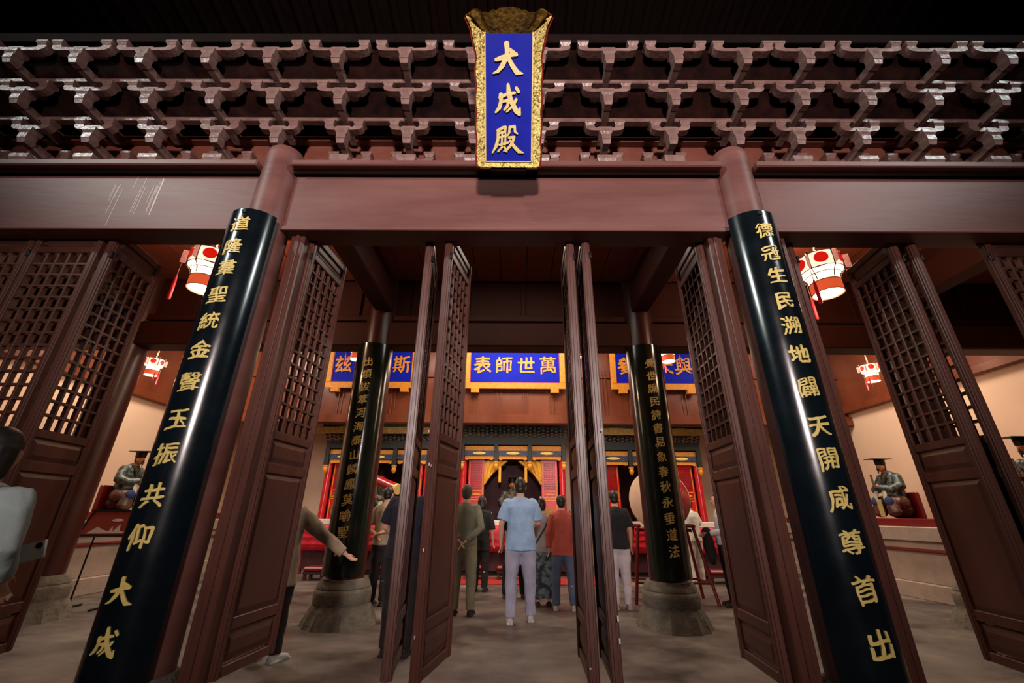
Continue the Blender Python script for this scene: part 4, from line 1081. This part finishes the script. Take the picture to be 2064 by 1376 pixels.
q = at(1658, 556, Y=4.6); lantern((q.x, q.y, q.z), .98, 'large lit white and red palace lantern beside the right couplet board', 5.02-q.z-.29, 13)
q = at(309, 740, Y=8.3); lantern((q.x, q.y, q.z), .66, 'small lit lantern against the far left wall', 6.2-q.z-.2, 16)
q = at(1756, 752, Y=8.3); lantern((q.x, q.y, q.z), .66, 'small lit lantern against the far right wall', 6.2-q.z-.2, 16)
q = at(722, 706, Y=7.4); lantern((q.x, q.y, q.z), .70, 'small lantern just below the inner beam, before the left blue plaque', 6.2-q.z-.2, 16)
q = at(1345, 710, Y=7.4); lantern((q.x, q.y, q.z), .70, 'small lantern just below the inner beam, before the right blue plaque', 6.2-q.z-.2, 16)
q = at(1160, 702, Y=7.4); lantern((q.x, q.y, q.z), .70, 'small lantern with red tassel behind the folded doors right of centre', 6.2-q.z-.2, 16)
q = at(905, 702, Y=7.4); lantern((q.x, q.y, q.z), .70, 'small lantern hidden behind the folded doors left of centre', 6.2-q.z-.2, 16)

# ------------------------------------------------------------------ drum, striker, sign
dt = thing('drum', 'large round red drum with a pale skin on a red stand behind the inner column', 'drum', (2.68, 8.0, 0))
Md = Matrix.Translation((0, 0, 1.58)) @ Matrix.Rotation(radians(-50), 4, 'Z') @ Matrix.Rotation(pi/2, 4, 'X')
MB().lathe([(.455, -.24), (.475, -.14), (.48, 0), (.475, .14), (.455, .24)], 48, M=Md).obj('barrel', 'red_lacquer', dt, smooth=True)
MB().lathe([(.462, .225), (.462, .25), (.445, .262), (.0, .262)], 48, M=Md, cap=False).obj('drum_skin', 'drum_skin', dt, smooth=True)
MB().lathe([(.462, -.225), (.462, -.25), (.445, -.262), (.0, -.262)], 48, M=Md, cap=False).obj('drum_skin', 'drum_skin', dt, smooth=True)
nl = MB().ell((0, 0, 0), (.012, .012, .012), n=8, m=5).mesh('stud', 'gold_paint')
for i in range(36):
    a = 2*pi*i/36; v = Md @ V(.466*cos(a), .466*sin(a), .215); inst('stud', nl, dt, tuple(v))
for sx in (-1, 1):
    for sy in (-1, 1):
        MB().tube([(sx*.47, sy*.16, 1.15), (sx*.66, sy*.30, 0.0)], [.028, .028], 8).obj('leg', 'red_dark', dt)
    MB().tube([(sx*.60, -.26, .30), (sx*.60, .26, .30)], [.018, .018], 8).obj('stretcher', 'red_dark', dt)
    MB().tube([(sx*.47, -.22, 1.15), (sx*.47, .22, 1.15)], [.03, .03], 8).obj('side_rail', 'red_dark', dt)
for sy in (-1, 1): MB().tube([(-.60, sy*.26, .30), (.60, sy*.26, .30)], [.018, .018], 8).obj('stretcher', 'red_dark', dt)
MB().box((0, 0, 1.08), (.9, .3, .05)).obj('cradle', 'red_dark', dt)

a0, a1 = at(762, 968, Y=8.0), at(803, 986, Y=7.6)
bt_ = thing('bell_striker', 'red striking log with a gilt tip behind the left inner column', 'striker', (a0.x-.3, 8.1, 0))
of = V(a0.x-.3, 8.1, 0)
MB().tube([a0-of-(a1-a0)*1.2, a1-of-(a1-a0).normalized()*.06], [.085, .085], 16, dome=False).obj('log', 'red_lacquer', bt_, smooth=True)
MB().tube([a1-of-(a1-a0).normalized()*.065, a1-of], [.088, .088], 16, dome=False).obj('gilt_tip', 'gold_paint', bt_, smooth=True)
MB().bx(-.05, .05, -.05, .05, 0, 1.80).obj('stand_post', 'red_dark', bt_, bevel=.01)
MB().bx(-.3, .3, -.3, .3, 0, .08).obj('stand_foot', 'red_dark', bt_, bevel=.01)

sg = thing('sign_stand', 'black iron stand holding a framed red notice board below the left statue', 'sign', (-6.2, 7.05, 0), .05)
Ms = Matrix.Translation((0, 0, 1.14)) @ Matrix.Rotation(radians(-22), 4, 'X')
MB().bx(-.40, .40, -.01, .01, -.19, .19, M=Ms).obj('picture_panel', 'sign_red', sg)
for q in ((-.42, .42, -.022, .012, .18, .205), (-.42, .42, -.022, .012, -.205, -.18), (-.42, -.395, -.022, .012, -.2, .2), (.395, .42, -.022, .012, -.2, .2)): MB().bx(*q, M=Ms).obj('sign_frame', 'iron', sg)
hh = MB(); hh.prism([(-.30, -.15), (-.2, -.06), (-.10, -.10), (.0, -.13), (.02, -.05), (.06, -.13), (.12, -.02), (.16, -.12), (.3, -.14), (.3, -.155), (-.30, -.165)], 'y', -.013, -.0105, M=Ms)
hh.ell((.04, -.013, .04), (.09, .002, .022), M=Ms); hh.ell((.26, -.013, .10), (.05, .002, .05), M=Ms); hh.obj('pale_shapes', 'white_marble', sg)
for x in (-.24, .24):
    MB().tube([(x, .02, 1.02), (x, .0, .02)], [.012, .012], 8).obj('leg', 'iron', sg)
    MB().tube([(x, -.22, .015), (x, .22, .015)], [.014, .014], 8).obj('foot', 'iron', sg)
MB().tube([(-.24, .01, .85), (.24, .01, .85)], [.009, .009], 8).obj('cross_bar', 'iron', sg)

# chipped paint and paper scraps on the folded door edges
for (px, py, w_, h_) in ((867, 935, .012, .035), (871, 938, .006, .03), (866, 868, .010, .03), (856, 1108, .012, .03), (1212, 868, .014, .022), (1213, 866, .010, .02), (1248, 1245, .016, .05), (1252, 1290, .016, .045), (838, 1285, .010, .03), (1176, 1348, .02, .012)):
    p = at(px, py, Y=DY-.055); best = min([o for o in bpy.data.objects if o.name.startswith('lattice_door')], key=lambda o: abs(o.location.x-p.x))
    w_, h_ = w_*.6, h_*.6
    o = MB().bx(-w_/2, w_/2, -.002, .002, -h_/2, h_/2).obj('paper_scrap', 'door_chip', best)
    lp = Matrix.Rotation(-best.rotation_euler.z, 3, 'Z') @ Vector((0, 0, 0))
    o.location = (-.0385, max(-.024, min(.024, p.x-best.location.x)) * -1, p.z); o.rotation_euler = (0, 0, -pi/2); o['label'] = 'white chip in the paint'

bpy.data.scenes.remove(TS)
